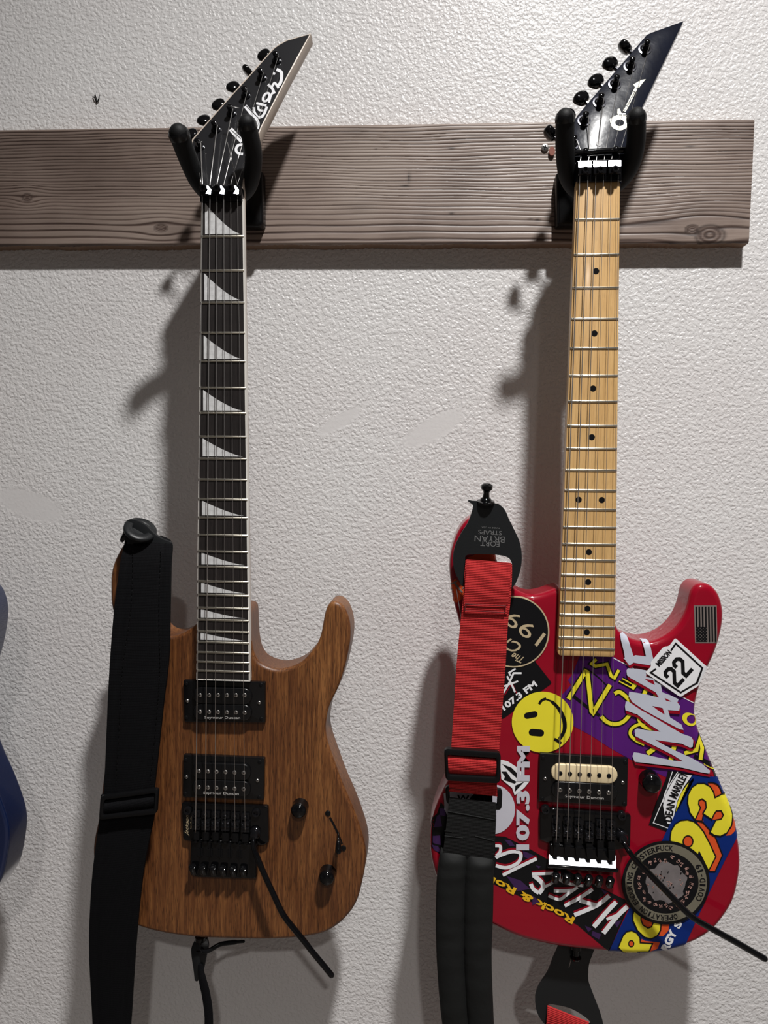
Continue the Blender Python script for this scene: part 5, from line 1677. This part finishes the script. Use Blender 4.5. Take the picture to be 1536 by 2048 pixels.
# ================================================================== BLUE GUITAR AT THE LEFT EDGE
off = W(733, 1700, BJ) - W(733, 1700, BJ)
target = W(16, 1665, BJ); src = W(731, 1710, BJ)
dv = Vector((target.x - src.x, 0, target.z - src.z))
gb = Vector(GJ['_w']) + dv
GB = thing('electric_guitar', gb, 'glossy blue electric guitar cut off by the left edge of the photo', 'guitar')
for ch in list(GJ.children):
    nm = ch.name.split('.')[0]
    if nm in ('body', 'neck', 'fretboard', 'fretboard_support', 'headstock', 'fret', 'bridge_plate', 'pickup_ring', 'fretboard_binding', 'locking_nut', 'string', 'volume_knob'):
        c = copyobj(ch, GB, Vector(ch['_w']) + dv)
        if nm in ('body', 'headstock'):
            c.data = ch.data.copy(); c.data.materials[0] = M['blue']
        if 'label' in c: del c['label']

# ================================================================== HANGERS
def hanger(label, left, right, base_px, stem):
    """padded yoke on a base block: left and right are lists of (u,v,h)"""
    q = [W(u, v_, BOARD_Y + .018) for u, v_ in base_px]
    cx = sum(p.x for p in q) / len(q); cz = sum(p.z for p in q) / len(q)
    g = thing('guitar_hanger', (cx, -BOARD_Y, cz), label, 'hanger')
    v, f = rounded_prism([(p.x, p.z) for p in q], BOARD_Y + .018, BOARD_Y + .0002, .003, 3, .0005)
    link('base_block', v, f, M['satin_black'], g, smooth=True, sharp=40, origin=(cx, -BOARD_Y, cz))
    st = [W(*p) for p in stem]
    v, f = tube(crom([tuple(p) for p in st], n=5), .0065, 12)
    link('stem', v, f, M['satin_black'], g, smooth=True, origin=st[0])
    for side in (left, right):
        P = crom([tuple(W(u, v_, h)) + (r,) for u, v_, h, r in side], n=6)
        v, f = tube([p[:3] for p in P], [p[3] for p in P], 20)
        a = link('padded_arm', v, f, M['foam'], g, smooth=True, origin=P[-1][:3])
        # end cap
        tip = Vector(P[-1][:3]); d = (tip - Vector(P[-4][:3])).normalized()
        r = P[-1][3]
        v, f = lathe(tip, d, [(r * 1.06, -.0035), (r * 1.08, 0), (r * .98, .003), (r * .7, .0055), (r * .35, .0068), (.0003, .0070)], 24)
        link('end_cap', v, f, M['plastic_black'], a, smooth=True, sharp=60, origin=tip)
    return g

hanger('black padded guitar hanger on the board holding the brown guitar',
       [(450, 382, .108, .0075), (420, 388, .118, .0080), (396, 362, .133, .0092), (374, 312, .152, .0098), (358, 268, .170, .0100)],
       [(455, 382, .108, .0075), (478, 392, .118, .0080), (500, 366, .133, .0085), (507, 310, .152, .0088), (494, 248, .172, .0090)],
       rrect([(452, 345), (524, 341), (525, 446), (519, 452), (454, 452)], 4),
       [(488, 420, .036), (480, 402, .07), (455, 386, .104)])
hanger('black padded guitar hanger on the board holding the red stickered guitar',
       [(1180, 375, .108, .0075), (1156, 382, .118, .0080), (1136, 352, .133, .0090), (1130, 300, .150, .0092), (1130, 236, .166, .0090)],
       [(1185, 375, .108, .0075), (1222, 376, .118, .0080), (1256, 340, .133, .0090), (1271, 290, .150, .0092), (1273, 234, .168, .0088)],
       rrect([(1113, 345), (1186, 341), (1187, 449), (1114, 450)], 4),
       [(1152, 420, .036), (1160, 400, .07), (1182, 380, .104)])
# hanger of the blue guitar, on the same board beyond the left edge
hj = bpy.data.objects['guitar_hanger']
hb_ = thing('guitar_hanger', Vector(hj['_w']) + dv, 'black padded guitar hanger holding the blue guitar beyond the left edge of the photo', 'hanger')
for ch in list(hj.children):
    c = copyobj(ch, hb_, Vector(ch['_w']) + dv)
    for g2 in list(ch.children):
        g3 = g2.copy(); COL.objects.link(g3); g3.parent = c
# reddish wood plug by the right hanger
q = ellipse(1104, 302, 6, 9, 18)
mb = MB(); mb.add(*prism_px(q, .0235, .0205, 0))
tag(mb.build('wood_plug', M['redbrown'], origin=W(1106, 298, .0215)), 'small reddish wooden plug half behind the hanger of the red guitar', 'plug')

# ================================================================== BLACK STRAP
def PS(a, b): return (200 + a * .14323, 1020 + b * .14323)
sb = W(290, 1080, .16)
ST = thing('guitar_strap', sb, 'plain black fabric strap with sliding buckle hanging in front of the brown guitar', 'strap')
rows = [(251, 1078, 322, 1072, .150), (249, 1088, 343, 1086, .157), (240, 1130, 342, 1128, .164), (229, 1215, 340, 1213, .167), (221, 1310, 338, 1312, .168), (216, 1400, 328, 1398, .168), (212, 1500, 317, 1500, .167), (208, 1580, 309, 1575, .166), (203, 1625, 307, 1620, .165)]
def prof_seam(t, s):
    e = min(t, 1 - t)
    return .0006 * (1 - exp(-((e - .16) / .02) ** 2)) + .0012 * sin(pi * t)
ribbon_obj('strap_band', rows, .0028, M['black_cloth'], ST, nx=24, prof=prof_seam)
rows = [(202, 1590, 311, 1584, .1610), (199, 1640, 308, 1632, .1615), (192, 1690, 297, 1685, .162), (184, 1760, 285, 1755, .161), (179, 1850, 275, 1850, .158), (179, 1920, 269, 1925, .155), (183, 2000, 264, 2005, .152), (190, 2110, 258, 2110, .148), (205, 2200, 262, 2205, .142)]
ribbon_obj('strap_band', rows, .0028, M['black_cloth'], ST, nx=24, prof=prof_seam)
# slider buckle
bq = rrect([(201, 1592), (316, 1577), (313, 1628), (198, 1640)], 7)
inn = rrect([(208, 1600), (309, 1586), (307, 1619), (206, 1631)], 4)
def frame_obj(name, outer, inner, h1, h0, mat, parent):
    fo = [W(u, v_, h1) for u, v_ in outer]; fi = [W(u, v_, h1) for u, v_ in inner]
    n = len(fo)
    c = sum(fo, Vector()) / n
    back = lambda p: Vector((p.x, -h0, p.z))
    mid = [a.lerp(b, .5) + Vector((0, -.0012, 0)) for a, b in zip(fo, fi)]
    v = fo + mid + fi + [back(p) for p in fo] + [back(p) for p in fi]
    f = []
    for i in range(n):
        j = (i + 1) % n
        f += [(i, j, n + j, n + i), (n + i, n + j, 2 * n + j, 2 * n + i), (i, 3 * n + i, 3 * n + j, j), (2 * n + i, 2 * n + j, 4 * n + j, 4 * n + i), (3 * n + i, 4 * n + i, 4 * n + j, 3 * n + j)]
    return link(name, v, f, mat, parent, smooth=True, sharp=60, origin=c)
frame_obj('slider_buckle', bq, inn, .1715, .1670, M['satin_black'], ST)
ribbon_obj('buckle_loop', [(207, 1601, 309, 1587, .1670), (206.5, 1612, 308.5, 1598, .1712), (206, 1622, 308, 1609, .1712), (206, 1633, 307, 1620, .1670)], .0015, M['black_cloth'], ST, nx=12)
# top tab with button hole
tab = [PS(*p) for p in ((327, 215), (340, 175), (375, 145), (430, 128), (490, 135), (560, 160), (650, 215), (740, 310), (810, 365), (880, 405), (960, 432), (990, 450), (1000, 500), (1000, 560), (370, 560), (372, 440), (330, 390), (325, 355), (380, 325), (345, 290))]
q = [W(u, v_, .1580) for u, v_ in tab]
v, f = rounded_prism([(p.x, p.z) for p in q], .1580, .1540, .0010, 2)
link('end_tab', v, f, M['leather'], ST, smooth=True, sharp=35, origin=q[0])
c = W(*PS(575, 235), .1590)
nn = Vector((.42, -.50, .76)).normalized()
v, f = lathe(c - nn * .004, nn, [(.0160, -.0030), (.0170, -.002), (.0170, .0006), (.0158, .0018), (.0090, .0022), (.0080, .0012), (.0074, -.001), (.0004, -.001)], 32)
link('button_hole_disc', v, f, M['leather'], ST, smooth=True, sharp=50, origin=c)
c = W(*PS(365, 380), .150)
v, f = lathe(c, Vector((-.75, -.35, .35)), [(.0035, -.010), (.0035, 0), (.0068, .001), (.0068, .0035), (.005, .005)], 20)
link('lock_pin', v, f, M['gloss_black'], ST, smooth=True, sharp=40, origin=c)
# stitch lines
mb = MB()
for x0, x1, x2 in ((266, 246, 232), (322, 320, 300)):
    P = crom([W(x0, 1095, .1650), W(x0 - 4, 1215, .1694), W(x1, 1330, .1702), W(x1 - 6, 1430, .1700), W(x2, 1570, .1682)], n=24)
    for i in range(0, len(P) - 1, 2): mb.add(*tube([P[i], P[i + 1]], .00035, 5))
mb.build('stitching', M['satin_black'], ST, origin=W(266, 1095, .16), smooth=True)
ST.children[-1]['kind'] = 'stuff'
# tail end at the lower strap button
ribbon_obj('tail_tab', [(392, 1876, 414, 1877, .118), (383, 1895, 417, 1893, .122), (383, 1912, 413, 1912, .124), (387, 1940, 407, 1940, .124), (389, 1958, 396, 1962, .124)], .003, M['leather'], ST, nx=6, prof=lambda t, s: .002 * sin(pi * t))
P = [W(*p) for p in ((487, 1883, .112), (465, 1885, .118), (440, 1889, .126), (422, 1899, .130), (409, 1904, .131), (404, 1898, .128))]
v, f = tube(crom([tuple(p) for p in P], n=5), [.0018] * 4 + [.0026] * 22, 10, flat=.8)
link('tail_cord', v, f, M['satin_black'], ST, smooth=True, origin=P[0])
ribbon_obj('tail_cord', [(396, 1930, 405, 1928, .127), (396, 1948, 407, 1946, .129), (398, 1965, 411, 1960, .130), (405, 2000, 420, 1996, .130), (409, 2048, 425, 2048, .131), (400, 2130, 420, 2140, .133), (360, 2200, 375, 2215, .136), (262, 2205, 268, 2240, .140), (205, 2200, 208, 2250, .142)], .003, M['black_cloth'], ST, nx=6, prof=lambda t, s: .0012 * sin(pi * t))

# ================================================================== RED STRAP
sb = W(975, 1005, .150)
SR = thing('guitar_strap', sb, 'red webbing strap with black leather ends and padded black shoulder part on the sticker-covered guitar', 'strap')
def PL(a, b): return (860 + a * .2474, 960 + b * .2474)
outer = crom([PL(*p) for p in ((305, 168), (320, 162), (345, 167), (420, 172), (520, 186), (570, 205), (610, 250), (640, 320), (680, 400), (725, 500), (742, 600), (738, 690), (715, 780), (668, 868), (560, 900), (400, 905), (265, 860), (240, 820), (200, 740), (185, 640), (200, 540), (240, 450), (305, 345), (340, 250), (347, 205), (325, 185))], True, n=3)
slot = crom([PL(*p) for p in ((285, 640), (300, 606), (370, 599), (450, 600), (540, 605), (620, 622), (655, 655), (662, 700), (600, 720), (320, 715))], True, n=3)
hL = .1560
fo = [W(u, v_, hL) for u, v_ in outer]; fi = [W(u, v_, hL) for u, v_ in slot]
tri = tessellate_polygon([[Vector((p.x, p.z, 0)) for p in fo], [Vector((p.x, p.z, 0)) for p in fi]])
allp = fo + fi; n = len(allp)
v = allp + [Vector((p.x, p.y + .0032, p.z)) for p in allp]
f = [tuple(t) for t in tri] + [tuple(i + n for i in t)[::-1] for t in tri]
for st_, m_ in ((0, len(fo)), (len(fo), len(fi))):
    for i in range(m_):
        j = (i + 1) % m_
        f.append((st_ + i, st_ + j, n + st_ + j, n + st_ + i))
le = link('leather_end', v, f, M['leather'], SR, smooth=True, sharp=40, origin=W(975, 1080, hL))
mb = MB()
for s_, (u, v_), L_, H_ in (('FORT', PL(485, 515), 38, 11), ('BRYAN', PL(482, 478), 60, 12), ('STRAPS', PL(485, 425), 47, 8.5), ('MADE IN USA', PL(490, 386), 36, 3)):
    q, fcs = text(s_, u, v_, L_, H_, 183)
    mb.add([W(a, b, hL + .0002) for a, b in q], fcs)
mb.build('leather_lettering', M['grey_print'], le, origin=W(975, 1080, hL))
q, fcs = stroke([PL(482, 190), PL(488, 270)], 1.4, smooth=False)
link('leather_slit', [W(a, b, hL + .0002) for a, b in q], fcs, M['black_vinyl'], le, origin=W(980, 1010, hL))
c = W(*PL(450, 178), .1545)
mb = MB()
ax = Vector((0.04, -.25, 1)).normalized()
mb.add(*lathe(c, ax, [(.0090, -.001), (.0090, .001), (.0060, .0016), (.0054, .0036), (.0036, .0048), (.0030, .0100), (.0040, .0120), (.0058, .0140), (.0058, .0175), (.0035, .0192), (.0003, .0196)], 22))
mb.build('strap_peg', M['gloss_black'], SR, smooth=True, sharp=40, origin=c)
# webbing
rows = [(931, 1121, 1024, 1128, .1590), (929, 1150, 1024, 1155, .1605), (926, 1200, 1021, 1203, .1610), (921, 1245, 1016, 1248, .1610), (913, 1331, 1011, 1334, .1615), (908, 1410, 1005, 1414, .1620), (902, 1500, 998, 1505, .1630), (899, 1518, 996, 1524, .1620)]
ribbon_obj('webbing', rows, .0022, M['red_web'], SR, nx=10)
ribbon_obj('webbing', [(933, 1119, 1022, 1126, .1600), (931, 1150, 1021, 1156, .1632), (929, 1190, 1018, 1194, .1640), (928, 1206, 1016, 1208, .1630), (927, 1226, 1014, 1230, .1622)], .0018, M['red_web'], SR, nx=10)
mb = MB()
quad = [(931, 1208), (1011, 1212), (1010, 1225), (930, 1221)]
for i in range(4):
    a, b = quad[i], quad[(i + 1) % 4]
    k = 26 if i % 2 == 0 else 5
    for j in range(k):
        p0 = (a[0] + (b[0] - a[0]) * j / k, a[1] + (b[1] - a[1]) * j / k); p1 = (a[0] + (b[0] - a[0]) * (j + .7) / k, a[1] + (b[1] - a[1]) * (j + .7) / k)
        mb.add(*tube([W(*p0, .1642), W(*p1, .1642)], .0005, 5))
M['dark_red_thread'] = pbr('dark_red_thread', (0.10, 0.004, 0.006, 1), 0.7)
tag(mb.build('stitching', M['dark_red_thread'], SR, smooth=True, origin=W(970, 1215, .164)), kind='stuff')
frame_obj('slider_buckle', rrect([(888, 1497), (1002, 1505), (1000, 1567), (891, 1561)], 10), rrect([(895.5, 1509), (993.5, 1516), (992, 1555), (897.5, 1550)], 4), .1700, .1640, M['satin_black'], SR)
ribbon_obj('buckle_loop', [(896, 1508, 994, 1515, .1640), (895.5, 1517, 993.5, 1524, .1690), (896, 1530, 993.5, 1536, .1700), (897, 1542, 993, 1548, .1685), (898, 1554, 992.5, 1560, .1630)], .0018, M['red_web'], SR, nx=10)
ribbon_obj('webbing', [(899, 1520, 994, 1524, .1585), (898, 1560, 994, 1566, .1590), (898, 1583, 995, 1593, .1575)], .0022, M['red_web'], SR, nx=10)
frame_obj('ring_buckle', rrect([(890, 1572), (1005, 1578), (1003, 1621), (893, 1608)], 9), rrect([(899, 1580), (995, 1586), (994, 1612), (900, 1600)], 5), .1570, .1530, M['satin_black'], SR)
ribbon_obj('black_webbing', [(898, 1596, 992, 1607, .1600), (897, 1612, 992, 1622, .1605), (894, 1640, 992, 1646, .1610), (888, 1692, 989, 1700, .1610), (884, 1712, 988, 1722, .1600)], .0030, M['black_web'], SR, nx=12)
def prof_pad(t, s):
    e = min(1.0, s * 14)
    k = abs(sin(2 * pi * t)) ** .55
    return (.0062 * k + .0003 * sin(s * 37 + t * 5) + .0002 * sin(s * 83)) * e
ribbon_obj('shoulder_pad', [(882, 1700, 989, 1716, .1590), (877, 1730, 988, 1735, .1600), (873, 1770, 987, 1772, .1600), (871.5, 1832, 986, 1832, .1595), (872, 1880, 984, 1880, .1585), (874, 1930, 983.5, 1930, .157), (879, 2000, 986, 2000, .154), (886, 2060, 989, 2060, .151), (900, 2160, 1000, 2160, .146), (930, 2240, 1030, 2230, .138)],
           .0060, M['pad'], SR, nx=24, prof=prof_pad, sub=8)
mb = MB()
for rows_ in ([(897, 1623), (990, 1640)], [(890, 1672), (925, 1676)], [(950, 1672), (988, 1682)], [(890, 1662), (903, 1663)]):
    mb.add(*tube([W(*rows_[0], .1612), W(*rows_[1], .1612)], .0006, 6))
mb.build('seam', M['pad'], SR, smooth=True, origin=W(940, 1640, .161))
# lower leather end
out = crom([(1117, 1885), (1116.5, 1894), (1106.5, 1917), (1095, 1946), (1078, 1972), (1070.7, 1995), (1073.5, 2023), (1087, 2046), (1110, 2066), (1150, 2078), (1190, 2075), (1206, 2055), (1202, 2030), (1192, 2003), (1182, 1977), (1176.6, 1958), (1178, 1929), (1187, 1903), (1188, 1885)], True, n=3)
sl = crom([(1096, 2010), (1112, 2010), (1138, 2016), (1160, 2027), (1180, 2043), (1176, 2052), (1140, 2046), (1100, 2036)], True, n=3)
hE = .1130
fo = [W(u, v_, hE) for u, v_ in out]; fi = [W(u, v_, hE) for u, v_ in sl]
tri = tessellate_polygon([[Vector((p.x, p.z, 0)) for p in fo], [Vector((p.x, p.z, 0)) for p in fi]])
allp = fo + fi; n = len(allp)
v = allp + [Vector((p.x, p.y + .0032, p.z)) for p in allp]
f = [tuple(t) for t in tri] + [tuple(i + n for i in t)[::-1] for t in tri]
for st_, m_ in ((0, len(fo)), (len(fo), len(fi))):
    for i in range(m_):
        j = (i + 1) % m_
        f.append((st_ + i, st_ + j, n + st_ + j, n + st_ + i))
le2 = link('leather_end', v, f, M['leather'], SR, smooth=True, sharp=40, origin=W(1140, 1980, hE))
q, fcs = stroke([(1142, 1919), (1138, 1935)], 1.5, smooth=False)
link('leather_slit', [W(a, b, hE + .0002) for a, b in q], fcs, M['flag_grey'], le2, origin=W(1140, 1925, hE))
ribbon_obj('webbing', [(1095, 2013, 1178, 2046, .1150), (1094, 2030, 1176, 2060, .1175), (1090, 2070, 1172, 2085, .1185), (1070, 2140, 1150, 2170, .122), (1030, 2200, 1100, 2260, .128), (950, 2215, 960, 2300, .134)], .0022, M['red_web'], SR, nx=10)

for o in bpy.data.objects:
    if '_w' in o: del o['_w']
